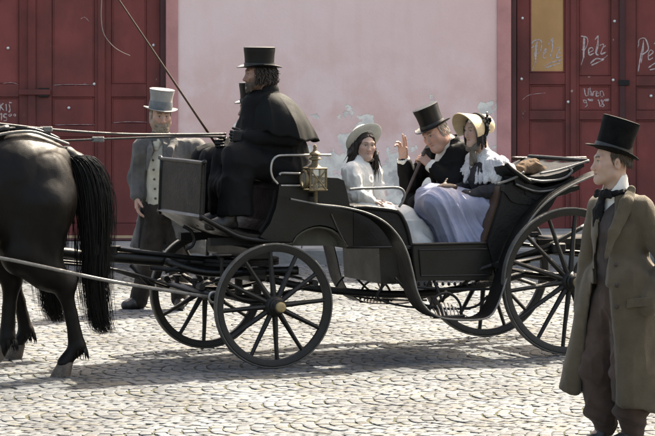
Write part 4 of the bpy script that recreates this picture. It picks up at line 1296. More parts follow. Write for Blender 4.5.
def basis(fwd, up=(0, 0, 1)):
    f = unit(fwd); r = unit(np.cross(f, unit(up))); u = np.cross(r, f)
    return np.stack([r, f, u], axis=1)

def mk_head(o, fwd, up, neck, s=1.0, res=.003, skin=(.52, .32, .235), beard=None, fat=0.0, female=False, brow=(.05, .035, .028), nr=.056, nose=1.0, hairmask=None):
    M = basis(fwd, up); o = np.asarray(o, float)
    neck = np.asarray(neck, float)
    lo = np.minimum(o - .165 * s, neck - .08); hi = np.maximum(o + .165 * s, neck + .08)
    S = SDF(lo, hi, res)
    T = lambda x, y, z: o + s * (M @ np.array([x, y, z]))
    E = lambda c, r, k, op='add', Rm=M: S.ell(T(*c), np.array(r) * s, Rm, k * s, op)
    Cn = lambda a, b, ra, rb, k, op='add', flat=None: S.cone(T(*a), T(*b), ra * s, rb * s, k * s, op, flat)
    jw = .006 if not female else -.002
    E((0, -.014, .032), (.075, .096, .086), .01)
    E((0, .028, -.030), (.062 + jw, .064, .088), .035)
    E((0, .02, -.06), (.056 + jw + fat * .02, .058, .05), .03)
    Cn((-.046 - jw, .005, -.072), (0, .072, -.106), .020 + fat * .01, .019, .03); Cn((.046 + jw, .005, -.072), (0, .072, -.106), .020 + fat * .01, .019, .03)
    E((0, .080, -.104), (.021, .016, .017), .025)
    for sd in (-1, 1):
        E((sd * .041, .060, -.030), (.024 + fat * .006, .024, .024), .03)
        Cn((sd * .012, .086, .020), (sd * .046, .070, .022), .0105, .010, .02)
        E((sd * .032, .098, .001), (.019, .017, .0125), .014, 'cut')
        E((sd * .0315, .0745, .000), (.0125, .0125, .0115), .003)
        Cn((sd * .019, .085, .0085), (sd * .044, .077, .006), .0042, .0042, .006)      # upper lid
        Cn((sd * .020, .083, -.0095), (sd * .042, .077, -.008), .003, .003, .006)
        E((sd * .080, -.014, -.010), (.012, .021, .034), .008, 'add', M @ np.array([[math.cos(.35), math.sin(.35) * sd, 0], [-math.sin(.35) * sd, math.cos(.35), 0], [0, 0, 1]]))
        E((sd * .094, -.006, -.008), (.010, .010, .020), .006, 'cut')
        E((sd * .0115, .098, -.046), (.0085, .010, .0075), .010)
    if not female:
        for sd in (-1, 1):
            Cn((sd * .019, .096, -.050), (sd * .034, .080, -.078), .0022, .0016, .007, 'cut')
            Cn((sd * .020, .090, -.015), (sd * .040, .080, -.017), .0016, .0014, .006, 'cut')
        for zz in (.040, .050): Cn((-.035, .084, zz), (.035, .084, zz), .0012, .0012, .005, 'cut')
    Cn((0, .085, .012), (0, .104 + .006 * nose, -.040), .0070, .0105, .014)
    E((0, .104 + .006 * nose, -.042), (.0105, .010, .0095), .010)
    Cn((-.020, .086, -.066), (0, .093, -.0645), .0052, .0062, .010); Cn((.020, .086, -.066), (0, .093, -.0645), .0052, .0062, .010)
    Cn((-.017, .086, -.0785), (0, .092, -.080), .0055, .0070, .010); Cn((.017, .086, -.0785), (0, .092, -.080), .0055, .0070, .010)
    Cn((-.023, .092, -.0720), (.023, .092, -.0720), .0022, .0022, .004, 'cut')
    E((0, .088, -.0915), (.014, .008, .005), .010, 'cut')
    S.cone(T(0, -.022, -.05), neck, nr * s, (nr + .008) * s, .03 * s)
    if fat: E((0, .045, -.115), (.045, .04, .03 * fat + .012), .03)
    V, Fq = S.mesh()
    L = ((V - o) @ M) / s
    x, y, z = np.abs(L[:, 0]), L[:, 1], L[:, 2]
    c = np.tile(np.array(skin), (len(V), 1))
    nz = fbm(L * 40, 3)[:, None]
    c = c * (1 + .10 * nz) * (1 + .07 * fbm(L * 14, 8)[:, None] * np.array([.3, 1, 1.2]))
    def blend(mask, col, a=1.0):
        m = np.clip(mask, 0, 1)[:, None] * a
        return c * (1 - m) + np.array(col) * m
    red = np.exp(-(((x - .042) / .022) ** 2 + ((z + .032) / .022) ** 2)) + np.exp(-((x / .014) ** 2 + ((z + .044) / .014) ** 2)) * (y > .08)
    c = blend(red * .55, (skin[0] * 1.0, skin[1] * .72, skin[2] * .70))
    face = y > .05
    lip = np.exp(-((np.maximum(x - .012, 0) / .008) ** 2 + ((z + .0725) / .0095) ** 2) * 1.5) * face
    c = blend(np.clip(lip * 1.5 - .3, 0, 1), (.40, .15, .125) if female else (.36, .17, .14), .8)
    br = np.clip(1.6 - (np.abs(z - .0225 - .004 * np.sin((x - .012) * 70)) / .005), 0, 1) * ((x > .012) & (x < .049)) * face
    c = blend(br, brow, .85 if not female else .6)
    ex, ez = (x - .0315) / .0135, z / .0058
    e = np.sqrt(ex ** 2 + ez ** 2)
    c = blend(np.clip((1.05 - e) * 6, 0, 1) * face, (.50, .46, .42))
    ir = np.sqrt(((x - .0315) / .0062) ** 2 + (z / .0062) ** 2)
    c = blend(np.clip((1.05 - ir) * 6, 0, 1) * (e < 1.1) * face, (.035, .022, .015))
    lash = np.clip(1.3 - np.abs(z - .0062 + ((x - .0315) / .016) ** 2 * .003) / .0022, 0, 1) * (np.abs(x - .0315) < .0165) * face
    c = blend(lash, (.03, .02, .017), .9)
    if beard:
        bc, amt = beard
        zone = np.clip((-.050 - z + np.maximum(x - .030, 0) * .9) / .012, 0, 1) * np.clip((y - .005 + (x > .045) * .03) / .03, 0, 1) * np.clip((z + .16) / .02, 0, 1)
        zone *= 1 - np.clip(lip * 1.4 - .2, 0, 1)
        c = blend(zone * (.75 + .25 * nz[:, 0]), bc, amt)
    return (V, Fq), c * .72, T, M

def mk_hand(wr, d, n, s_thumb, curl, spread=.06, s=1.0, res=.003, thumb=(.6, .7, .25), thumb_curl=.3):
    """wr wrist, d finger direction, n way the palm faces, s_thumb thumb side; curl per finger (three joints, radians)"""
    wr = np.asarray(wr, float); d = unit(d); n = unit(np.asarray(n, float) - d * (np.asarray(n, float) @ d)); t = unit(np.asarray(s_thumb, float) - d * (np.asarray(s_thumb, float) @ d)); t = unit(t - n * (t @ n))
    S = SDF(wr - .21 * s, wr + .21 * s, res)
    P = lambda a, b, c: wr + s * (d * a + t * b + n * c)
    for b in (-.028, -.009, .010, .028):
        S.cone(P(.012, b * .75, 0), P(.088, b, 0), .0145 * s, .0125 * s, .014 * s)
    S.ell(P(.03, .024, .010), np.array([.032, .018, .016]) * s, np.stack([d, t, n], 1), .012 * s)
    S.cone(P(-.05, 0, 0), P(.015, 0, 0), .026 * s, .024 * s, .015 * s, 'add', (n, 1.25))
    ln = [(.044, .027, .022), (.049, .031, .024), (.045, .029, .023), (.036, .022, .020)]
    for i, b in enumerate((.029, .0105, -.0095, -.0285)):
        cu = curl[i] if hasattr(curl[i], '__len__') else (curl[i], curl[i] * 1.1, curl[i] * .7)
        a = 0.0; p = P(.086, b, 0); out = spread * (1.2 - i * .8)
        pts = [p]
        for l, c in zip(ln[i], cu):
            a += c
            dd = unit(d * math.cos(a) + n * math.sin(a) + t * out * math.cos(a))
            p = p + dd * l * s; pts.append(p)
        S.chain(pts, [r * s for r in ((.0098, .0092, .0085, .0072) if i < 3 else (.0088, .0082, .0076, .0064))], .003 * s)
    td = unit(d * thumb[0] + t * thumb[1] + n * thumb[2])
    p0 = P(.022, .024, .006); p1 = p0 + td * .040 * s
    td2 = unit(td + d * thumb_curl + n * thumb_curl * .6); p2 = p1 + td2 * .031 * s; p3 = p2 + unit(td2 + d * thumb_curl * .5 + n * thumb_curl * .5) * .024 * s
    S.chain([p0, p1, p2, p3], [.0155 * s, .0115 * s, .0105 * s, .0082 * s], .005 * s)
    return S.mesh()

def cloth(S, root, name, m, amp=.006, freq=(9, 9, 4), seed=0, it=2, extra=None, fr=None, sharp=None):
    V, Fq = S.mesh()
    V = relax(V, Fq, it)
    N = vnormals(V, Fq)
    Q = V if fr is None else (V - fr[0]) @ fr[1]
    d = fbm(Q * np.array(freq), seed) * amp
    rid = 1 - np.abs(vnoise(Q * np.array(freq) * 1.7 + 11, seed + 5))
    d = d + (rid ** 3) * amp * .9 - amp * .4
    if extra is not None: d = d + extra(V)
    return obj(name, V + N * d[:, None], Fq, m, root, True)

def bounds(pts, pad): 
    p = np.array(pts); return p.min(axis=0) - pad, p.max(axis=0) + pad

def top_hat(root, T, M, s, c, h, r0, r1, brim, curl, m, mb_, band=.03, waist=.0, tilt=(0, 0), oval=1.12, name='hat'):
    """c: head-frame centre of the brim; tilt (back, side) in radians"""
    o = T(*c)
    ca, sa = math.cos(tilt[0]), math.sin(tilt[0]); cb, sb_ = math.cos(tilt[1]), math.sin(tilt[1])
    Rx = np.array([[1, 0, 0], [0, ca, -sa], [0, sa, ca]]); Ry = np.array([[cb, 0, sb_], [0, 1, 0], [-sb_, 0, cb]])
    MM = M @ Rx @ Ry
    def tr(V): return o + (np.asarray(V) * np.array([1, oval, 1])) @ MM.T
    pr = [(r0 - .006, -.01), (r0, .0)]
    for k in range(1, 8):
        q = k / 8; pr.append((r0 + (r1 - r0) * q - waist * math.sin(q * math.pi), h * q))
    pr += [(r1 - .004, h - .008), (r1 - .001, h - .002), (r1 - .008, h + .001), (r1 * .6, h + .003), (.0005, h + .004)]
    V, Fs = lathe(pr, 40)
    hat = obj(name, tr(V), Fs, m, root, True, autos=50)
    Vb, Fb = [], []
    n = 48
    rings = [(r0 - .012, -.004), (r0 + .002, .0), (r0 + brim * .4, .0), (r0 + brim * .8, .001), (r0 + brim, .004), (r0 + brim + .003, .001), (r0 + brim, -.003), (r0 + brim * .6, -.005), (r0 - .012, -.007)]
    for r, z in rings:
        for a in range(n):
            an = 2 * math.pi * a / n
            w = max(0, (r - r0)) / brim
            Vb.append((r * math.cos(an), r * math.sin(an), z + w * w * curl * (math.cos(an) ** 2) - w * w * curl * .35 * (math.sin(an) ** 2)))
    R_ = len(rings)
    Fb = [[i*n + a, i*n + (a+1) % n, ((i+1) % R_)*n + (a+1) % n, ((i+1) % R_)*n + a] for i in range(R_) for a in range(n)]
    obj('hat_brim', tr(Vb), [f[::-1] for f in Fb], m, hat, True, autos=60)
    if band:
        V, Fs = lathe([(r0 + .0035, .002), (r0 + .0045, band * .5), (r0 + (r1 - r0) * band / h - waist * math.sin(band / h * math.pi) + .0035, band), (r0 - .004, band), (r0 - .004, .002)], 40, None, (0, 0, 0), True)
        obj('hat_band', tr(V), Fs, mb_, hat, True, autos=60)
    return hat, tr

def scalp(root, T, s, rs, m, n, fn, r0=.0045, name='hair'):
    """n locks; fn(rs) -> list of head-frame points"""
    cv = []
    for _ in range(n):
        p = fn(rs)
        if p is not None: cv.append([T(*q) for q in p])
    return strands(name, cv, m, root, r0 * s)

def body_mesh(root, parts, cols, m=M_skin):
    V, Fq = join(parts)
    c = np.concatenate(cols)
    return obj('body', V, Fq, m, root, True, c)

def limbs(J, inf=.86, res=.012, skip=()):
    """plain continuous figure under the clothes"""
    pts = [np.asarray(v) for v in J.values()]
    lo, hi = bounds(pts, .2)
    S = SDF(lo, hi, res)
    f = J['fwd'] if 'fwd' in J else None
    fl = lambda k: (DIR, k)
    DIR = J_dir[0]
    S.cone(J['pelvis'], J['chest'], .145 * inf, .15 * inf, .05, 'add', (DIR, 1.25))
    S.cone(J['chest'], J['neck'], .14 * inf, .055, .05, 'add', (DIR, 1.15))
    S.cone(J['shL'], J['shR'], .058 * inf, .058 * inf, .06)
    for sd in 'LR':
        S.chain([J['sh' + sd], J['el' + sd], J['wr' + sd]], [.056 * inf, .043 * inf, .030], .02)
        S.cone(J['pelvis'], J['hip' + sd], .13 * inf, .11 * inf, .04)
        S.chain([J['hip' + sd], J['kn' + sd], J['an' + sd]], [.095 * inf, .065 * inf, .042], .03)
        S.cone(J['an' + sd], J['to' + sd], .045, .035, .02)
    return S.mesh()
J_dir = [np.array([0, 1, 0.])]

def skincol(n, c, seed=0): return np.tile(np.array(c) * .72, (n, 1))

def shoe(root, an, to, m=M_boot, h=.10, s=1.0, shaft=None):
    an = np.asarray(an, float); to = np.asarray(to, float)
    pts = [an, to] + ([shaft] if shaft is not None else [])
    S = SDF(*bounds(pts, .13), .006)
    d = unit((to - an) * np.array([1, 1, 0]))
    heel = an - d * .035; base = min(an[2], to[2])
    hp = np.array([heel[0], heel[1], to[2] + .004])
    S.cone(hp, to, .036 * s, .040 * s, .03, 'add', None)
    S.cone(np.array([*(an + d * .09)[:2], to[2] + .02]), to + EZ * .002, .040 * s, .034 * s, .03)
    S.cone(an + EZ * .03, np.array([*(an + d * .05)[:2], to[2] + .02]), .046 * s, .042 * s, .04)
    if shaft is not None: S.cone(an, shaft, .048 * s, .058 * s, .03)
    S.plane(to - EZ * .032, (0, 0, -1))
    V, Fq = S.mesh(); V = relax(V, Fq, 1)
    return obj('shoe', V, Fq, m, root, True)

# ------------------------------------------------------------------ the coachman
def wedge_dir(a, b, side):
    """plane through a and b, standing upright across the depth of the figure"""
    t = np.asarray(b, float) - np.asarray(a, float)
    n = np.cross(t, side); return unit(n)

def coachman():
    J = dict(pelvis=CP(289, 170, -.2), chest=CP(274, 122, -.2), neck=CP(265.5, 95, -.2),
             shL=CP(280, 113, -.37), elL=CP(294, 138, -.44), wrL=CP(248, 137.5, -.30),
             shR=CP(264, 108, -.04), elR=CP(266, 136, .06), wrR=CP(229, 143, -.04),
             hipL=CP(292, 171, -.30), knL=CP(238, 158, -.32), anL=CP(229, 219, -.32), toL=CP(210, 226, -.33),
             hipR=CP(284, 168, -.10), knR=CP(228, 155, -.05), anR=CP(219, 216, -.05), toR=CP(200, 222, -.05))
    J_dir[0] = unit(HU)
    root = empty('person', np.array([*J['pelvis'][:2], CP(289, 180, -.2)[2]]), 'bearded coachman in black caped greatcoat and top hat, holding reins', 'person', 'people in the carriage')
    hd, hc, T, M = mk_head(CP(258.5, 73.5, -.2), (-.97, -.30, -.03), (.05, 0, 1), J['neck'], 1.0, skin=(.40, .235, .175), beard=((.055, .038, .026), .85), brow=(.03, .02, .015))
    bd = limbs(J)
    body_mesh(root, [hd, bd], [hc, skincol(len(bd[0]), (.40, .235, .175))])
    rs = random.Random(2)
    def curl(rs):
        a = rs.uniform(-2.2, 2.2); z = rs.uniform(-.065, .035)
        x, y = .080 * math.sin(a), -.014 - .098 * math.cos(a)
        if y > .035: return None
        w = .010
        k = rs.uniform(.7, 1.15)
        return [(x * .95, y * .95, z + .03), (x * 1.1 + rs.gauss(0, w), y * 1.1 + rs.gauss(0, w), z + .01), (x * 1.22 * k + rs.gauss(0, w), y * 1.2 * k + rs.gauss(0, w), z - .012), (x * 1.08 + rs.gauss(0, w), y * 1.1 + rs.gauss(0, w), z - .035)]
    scalp(root, T, 1, rs, M_hairbr, 1100, curl, .0036)
    def brd(rs):
        a = rs.uniform(-1.35, 1.35); t = rs.random()
        x = .064 * math.sin(a); y = .018 + .070 * math.cos(a); z = -.058 - .052 * t * math.cos(a * .6) + .03 * (abs(a) > .9)
        if abs(a) < .35 and -.085 < z < -.066: return None
        k = rs.uniform(.016, .034)
        return [(x * 1.0, y * 1.0, z + .006), (x * 1.10, y * 1.12, z - k * .4), (x * 1.10 + rs.gauss(0, .004), y * 1.16, z - k)]
    scalp(root, T, 1, rs, mat('grizzled_beard', (.075, .052, .036), .6, .3, 30, 0), 1000, brd, .0032, 'beard')
    top_hat(root, T, M, 1, (0, -.008, .050), .145, .099, .108, .050, .016, M_silk, M_band, .028, .004, (.03, 0))
    S = SDF(*bounds([J[k] for k in ('pelvis', 'chest', 'neck', 'elL', 'elR', 'wrL', 'wrR', 'knL', 'knR', 'anL', 'anR')], .26), .009)
    f = J_dir[0]
    S.cone(J['pelvis'] + EZ * .02, J['chest'], .19, .19, .06, 'add', (f, 1.08))
    S.cone(CP(262, 130, -.2), CP(261, 106, -.2), .18, .13, .06)
    S.cone(J['chest'], J['neck'] - EZ * .02, .165, .07, .06)
    S.cone(J['shL'] - EZ * .03, J['shR'] - EZ * .03, .055, .055, .06)
    for sd in 'LR':
        S.chain([J['sh' + sd] - EZ * .02, J['el' + sd], J['wr' + sd]], [.060, .068, .052], .03)
        S.chain([J['hip' + sd], J['kn' + sd]], [.135, .100], .05)
        S.chain([J['kn' + sd] + EZ * -.01, J['an' + sd] + HU * -.05 + EZ * .05], [.108, .135], .05)
    S.cone(J['knL'], J['knR'], .085, .085, .06)
    S.cone((J['anL'] + J['knL']) / 2, (J['anR'] + J['knR']) / 2, .10, .10, .06)
    S.plane(J['anL'] + EZ * .02, (0, 0, -1), .01)
    cloth(S, root, 'greatcoat', M_blackcloth, .010, (8, 8, 5), 3)
    # cape: a full circle of waxed cloth falling in folds from the collar
    f = J_dir[0]
    N0, H0 = CP(267.5, 92.5, -.2), CP(280, 135.5, -.21)
    na, nt = 160, 26
    rows_ = []
    for off in (0.0, -.007):
        for i in range(nt):
            t = i / (nt - 1)
            hf_ = math.sin(t * math.pi / 2) ** .74; hfa = t ** .72; vf = .45 * t + .55 * t ** 1.5
            for k in range(na + 1):
                an = R(-163 + 326 * k / na) + math.pi           # opening to the front
                ca, sa = math.cos(an), math.sin(an)
                ra, rl = .085 + (.275 - .085) * hfa + off, .088 + (.335 - .088) * hf_ + off
                w_ = an * 4.2 + .8 * math.sin(an * 2.1 + .6)
                pl = (.42 - abs(math.sin(w_)) ** .6) * .13 * t ** 1.3 + .012 * math.sin(an * 11.3 + 1) * t ** 2
                c0 = N0 + (H0 - N0) * np.array([hfa, hfa, vf])
                p = c0 + f * ca * ra * (1 + pl * 1.6) + HL_ * sa * rl * (1 + pl)
                p = p + EZ * (-.02 * (1 - ca) * t + .05 * max(0, ca) * t + .012 * math.sin(w_ * 2) * t ** 3)
                rows_.append(p)
    m1 = na + 1; V = np.array(rows_); V = V + (fbm(V * 7, 4) * .006)[:, None] * EY
    Fo = [[i*m1 + k, i*m1 + k + 1, (i+1)*m1 + k + 1, (i+1)*m1 + k] for i in range(nt - 1) for k in range(na)]
    Fi = [[x + nt*m1 for x in q[::-1]] for q in Fo]
    rim = [[(nt-1)*m1 + k, (nt-1)*m1 + k + 1, nt*m1 + (nt-1)*m1 + k + 1, nt*m1 + (nt-1)*m1 + k] for k in range(na)]
    for e in (0, na): rim += [[i*m1 + e, (i+1)*m1 + e, nt*m1 + (i+1)*m1 + e, nt*m1 + i*m1 + e] for i in range(nt - 1)]
    obj('cape', V, Fo + Fi + rim, M_wax, root, True)
    # turned-up collar
    S = SDF(*bounds([J['neck']], .2), .006)
    S.cone(J['neck'] + EZ * -.03 + f * -.01, J['neck'] + EZ * .030 - f * .012, .128, .090, .01, 'add', (f, 1.0))
    S.cone(J['neck'] + EZ * -.06, J['neck'] + EZ * .20 + f * .02, .062, .072, .004, 'cut')
    S.wedge([(J['neck'] + f * .055, -f), (J['neck'] + EZ * -.02, -EZ)], .01)
    cloth(S, root, 'collar', M_wax, .002, (9, 9, 9), 4, 1)
    for k, (w_, d, th) in enumerate(((J['wrL'], unit(CP(228, 135.5, -.27) - CP(248, 137.5, -.30)), EZ), (J['wrR'], unit(CP(214, 145, -.05) - CP(229, 143, -.04)), EZ))):
        V, Fq = mk_hand(w_, d, -HL_ * (-1 if k == 0 else 1), th + HU * .2, [(1.0, 1.2, .7)] * 4, .02, 1.12, .004, (.8, .4, .5), .5)
        obj('glove', relax(V, Fq, 1), Fq, M_glove, root, True)
    for q in 'LR': shoe(root, J['an' + q], J['to' + q], shaft=J['an' + q] * .6 + J['kn' + q] * .4)
    return J
JC = coachman()

# ------------------------------------------------------------------ the groom beside him
def groom():
    c = .30
    J = dict(pelvis=CP(268, 176, c), chest=CP(258, 140, c), neck=CP(252.5, 122, c),
             shL=CP(264, 128, c - .17), elL=CP(258, 152, c - .2), wrL=CP(232, 154, c - .12),
             shR=CP(247, 125, c + .17), elR=CP(238, 150, c + .2), wrR=CP(214, 150, c + .1),
             hipL=CP(268, 178, c - .1), knL=CP(214, 160, c - .10), anL=CP(208, 212, c - .1), toL=CP(192, 216, c - .1),
             hipR=CP(264, 176, c + .1), knR=CP(205, 158, c + .12), anR=CP(200, 210, c + .12), toR=CP(184, 213, c + .12))
    J_dir[0] = unit(HU)
    root = empty('person', np.array([*J['pelvis'][:2], CP(289, 180, -.2)[2]]), 'groom in black top hat half hidden behind the bearded coachman', 'person', 'people in the carriage')
    hd, hc, T, M = mk_head(CP(252.5, 108, c), (-.93, -.36, -.05), (0, 0, 1), J['neck'], .97, res=.004, skin=(.46, .29, .215))
    bd = limbs(J)
    body_mesh(root, [hd, bd], [hc, skincol(len(bd[0]), (.46, .29, .215))])
    top_hat(root, T, M, 1, (0, -.008, .048), .150, .088, .094, .040, .012, M_silk, M_band, .028, .004, (.0, 0))
    rs = random.Random(5)
    def fr(rs):
        a = rs.uniform(-2, 2); z = rs.uniform(-.05, .03); x, y = .080 * math.sin(a), -.014 - .1 * math.cos(a)
        return [(x, y, z + .03), (x * 1.08, y * 1.08, z), (x * 1.03, y * 1.03, z - .03)] if y < .02 else None
    scalp(root, T, 1, rs, M_hairdk, 160, fr, .006)
    S = SDF(*bounds([J[k] for k in ('pelvis', 'neck', 'elL', 'elR', 'wrL', 'wrR', 'knL', 'knR', 'anL', 'anR')], .24), .011)
    S.cone(J['pelvis'], J['chest'], .17, .17, .06, 'add', (J_dir[0], 1.15)); S.cone(J['chest'], J['neck'], .15, .075, .06); S.cone(J['shL'], J['shR'], .075, .075, .05)
    for sd in 'LR':
        S.chain([J['sh' + sd], J['el' + sd], J['wr' + sd]], [.078, .066, .048], .03)
        S.chain([J['hip' + sd], J['kn' + sd], J['an' + sd] + EZ * .05], [.125, .095, .10], .05)
    cloth(S, root, 'coat', M_blackcloth, .009, (8, 8, 5), 9)
    for w_, k in ((J['wrL'], 1), (J['wrR'], -1)):
        V, Fq = mk_hand(w_, HU - EZ * .2, -EZ, HL_ * k, [.5] * 4, .04, 1.05, .004)
        obj('glove', V, Fq, M_glove, root, True)
    shoe(root, J['anL'], J['toL']); shoe(root, J['anR'], J['toR'])
groom()

# ------------------------------------------------------------------ the girl on the forward seat
def girl():
    c = .20
    J = dict(pelvis=CP(361, 206, c), chest=CP(358, 180, c), neck=CP(360.5, 162, c),
             shL=CP(370, 168, c + .09), elL=CP(377, 188, c + .06), wrL=CP(381, 202, c - .02),
             shR=CP(350, 170, c - .10), elR=CP(356, 193, c - .14), wrR=CP(371, 200.5, c - .10),
             hipL=CP(364, 214, c + .08), knL=CP(402, 223, c + .08), anL=CP(407, 248, c + .06), toL=CP(420, 250, c + .06),
             hipR=CP(360, 215, c - .08), knR=CP(401, 224, c - .10), anR=CP(406, 250, c - .12), toR=CP(419, 254, c - .12))
    f = unit((.8, -.6, 0)); J_dir[0] = f
    skin = (.56, .36, .275)
    root = empty('person', np.array([*J['pelvis'][:2], CP(360, 206, 0)[2]]), 'dark haired girl in white dress and pale hat looking towards us', 'person', 'people in the carriage')
    hd, hc, T, M = mk_head(CP(365.5, 144.5, c), (.34, -.93, -.06), (.04, 0, 1), J['neck'], .87, skin=(.60, .39, .30), female=True, brow=(.11, .075, .055), nr=.042, nose=-.9, fat=.45)
    bd = limbs(J, .70, .011)
    parts, cols = [hd, bd], [hc, skincol(len(bd[0]), skin)]
    for w_, d, t in ((J['wrR'], CP(384, 203, c - .06) - CP(371, 200.5, c - .10), -HL_), (J['wrL'], CP(392, 204, c - .04) - CP(381, 202, c - .02), -HL_ * .5 + EZ)):
        h = mk_hand(w_, d, -EZ, t, [.35] * 4, .05, .82)
        parts.append(h); cols.append(skincol(len(h[0]), (.60, .40, .32)))
    body_mesh(root, parts, cols)
    rs = random.Random(21)
    # long loose hair
    def lng(rs):
        a = rs.uniform(-1.9, 1.9); z = rs.uniform(.0, .085)
        k = math.cos(a)
        rr = math.sqrt(max(.0, 1 - (z / .125) ** 2))
        x, y = .082 * math.sin(a) * rr, -.012 - .102 * k * rr
        if y > .035: return None
        ln = rs.uniform(.22, .34); w = rs.gauss(0, .020); v = rs.gauss(0, .018)
        s_ = -1 if x < 0 else 1
        return [(x * .6, y * .75 + .01, z + .02), (x * 1.02, y * 1.02, z - .005), (x * 1.12 + w * .4, y * 1.05, z - ln * .35), (x * 1.15 + w + s_ * .012, y * 1.02 + v, z - ln * .7), (x * 1.05 + 1.6 * w + s_ * .02, y * .95 + v * 1.5 - .01, z - ln)]
    scalp(root, T, .9, rs, M_hairbr, 760, lng, .0062)
    S = SDF(T(.04, -.05, -.12) - .22, T(.04, -.05, -.12) + .22, .006)
    S.chain([T(.055, -.06, .02), T(.075, -.06, -.08), T(.085, -.05, -.17), T(.075, -.045, -.25)], [.05, .05, .042, .015], .03)
    S.chain([T(-.06, -.02, .0), T(-.078, .0, -.09), T(-.07, .02, -.17)], [.03, .028, .01], .03)
    cloth(S, root, 'loose_hair', M_hairbr, .010, (26, 26, 9), 3, 1, lambda V: .006 * np.sin((V - T(0, 0, 0)) @ M[:, 0] * 260 + 2 * np.sin(V[:, 2] * 30)))
    def fringe(rs):
        s_ = rs.choice((-1, 1)); t = rs.random()
        z0 = .088 - .01 * t
        return [(s_ * .006, .058 + .012 * t, z0), (s_ * (.038 + .012 * t), .066, .068), (s_ * .070, .040, .025), (s_ * .080, .010, -.035 - .03 * t), (s_ * .086, -.01, -.09 - .03 * t)]
    scalp(root, T, .9, rs, M_hairbr, 130, fringe, .0065, 'front_hair')
    S = SDF(T(0, 0, .02) - .16, T(0, 0, .02) + .16, .005)
    S.ell(T(0, -.016, .022), np.array([.083, .104, .094]) * .89, M, .01); S.ell(T(0, -.055, -.06), np.array([.085, .06, .10]) * .89, M, .04)
    S.ell(T(0, .088, -.028), np.array([.066, .085, .098]) * .89, M, .012, 'cut')
    cloth(S, root, 'hair_base', M_hairbr, .004, (40, 40, 15), 9, 1)
    # wide brimmed cloth hat set on the back of the head
    hat, tr = top_hat(root, T, M, 1, (0, -.042, .050), .085, .086, .068, .062, .006, M_whitehat, M_whitehat, 0, -.012, (.92, .20), 1.05)
    V, Fs = lathe([(.0835, .0), (.085, .012), (.080, .022), (.07, .022), (.07, .0)], 30, None, (0, 0, 0), True)
    obj('hat_ribbon', tr(V), Fs, mat('dark_ribbon', (.07, .065, .06), .6), hat, True)
    for k in range(7):
        a = k * .9; q = np.array([-.07 + .02 * math.cos(a * 2), -.045 + .03 * math.sin(a), .022 + .012 * math.cos(a)])
        obj('hat_flower', tr(lathe([(.0005, -.012), (.013, -.006), (.018, .004), (.010, .012), (.0005, .010)], 9, None, q)[0]), lathe([(.0005, -.012), (.013, -.006), (.018, .004), (.010, .012), (.0005, .010)], 9)[1], M_white if k % 3 else M_scarf, hat, True)
    # bodice with full sleeves
    S = SDF(*bounds([J[k] for k in ('pelvis', 'chest', 'neck', 'elL', 'elR', 'wrL', 'wrR')], .16), .007)
    S.cone(J['pelvis'], J['chest'], .105, .118, .05, 'add', (f, 1.1)); S.cone(J['chest'], J['neck'] - EZ * .015, .112, .050, .04); S.cone(J['shL'], J['shR'], .055, .055, .05)
    for sd in 'LR':
        S.ell(J['sh' + sd] * .65 + J['el' + sd] * .35, (.075, .075, .088), None, .04)
        S.chain([J['sh' + sd], J['el' + sd], J['wr' + sd]], [.06, .056, .034], .03)
    S.cone(J['neck'] - EZ * .02, J['neck'] + EZ * .018, .052, .047, .02)
    cloth(S, root, 'bodice', M_white, .008, (14, 14, 9), 5)
    # bow at the throat
    S = SDF(J['neck'] - .12, J['neck'] + .12, .005)
    n0 = T(0, .055, -.135)
    S.ell(n0, .017, None, .01)
    for k in (-1, 1):
        S.ell(n0 + M[:, 0] * .032 * k + M[:, 2] * .006, (.030, .012, .016), M, .012); S.cone(n0, n0 + M[:, 0] * .025 * k - M[:, 2] * .08, .010, .013, .01, 'add', (M[:, 1], 1.8))
    cloth(S, root, 'neck_bow', M_scarf, .002, (30, 30, 30), 6, 1)
    # skirt
    S = SDF(*bounds([J[k] for k in ('pelvis', 'knL', 'knR', 'anL', 'anR')] + [CP(430, 247, -.14)], .22), .010)
    S.cone(J['pelvis'] - EZ * .03, (J['knL'] + J['knR']) / 2, .11, .11, .06); S.cone(J['hipL'], J['knL'], .11, .11, .05); S.cone(J['hipR'], J['knR'], .11, .11, .05)
    k0 = CP(406, 219, c - .14); h0 = CP(421, 246, -.10)
    S.cone(k0, h0, .105, .115, .06); S.cone(J['knL'], J['anL'], .12, .13, .05)
    S.plane(CL(0, 0, CP(430, 247.5, -.2)[2]), (0, 0, -1), .01)
    def fo(V):
        q = (V - k0); return .016 * np.sin(q @ HL_ * 42 + 1.5 * np.sin(q @ EX * 9)) * np.clip(.35 + .65 * (q[:, 2] < 0), 0, 1)
    cloth(S, root, 'skirt', M_white, .007, (9, 9, 4), 8, 2, fo)
girl()

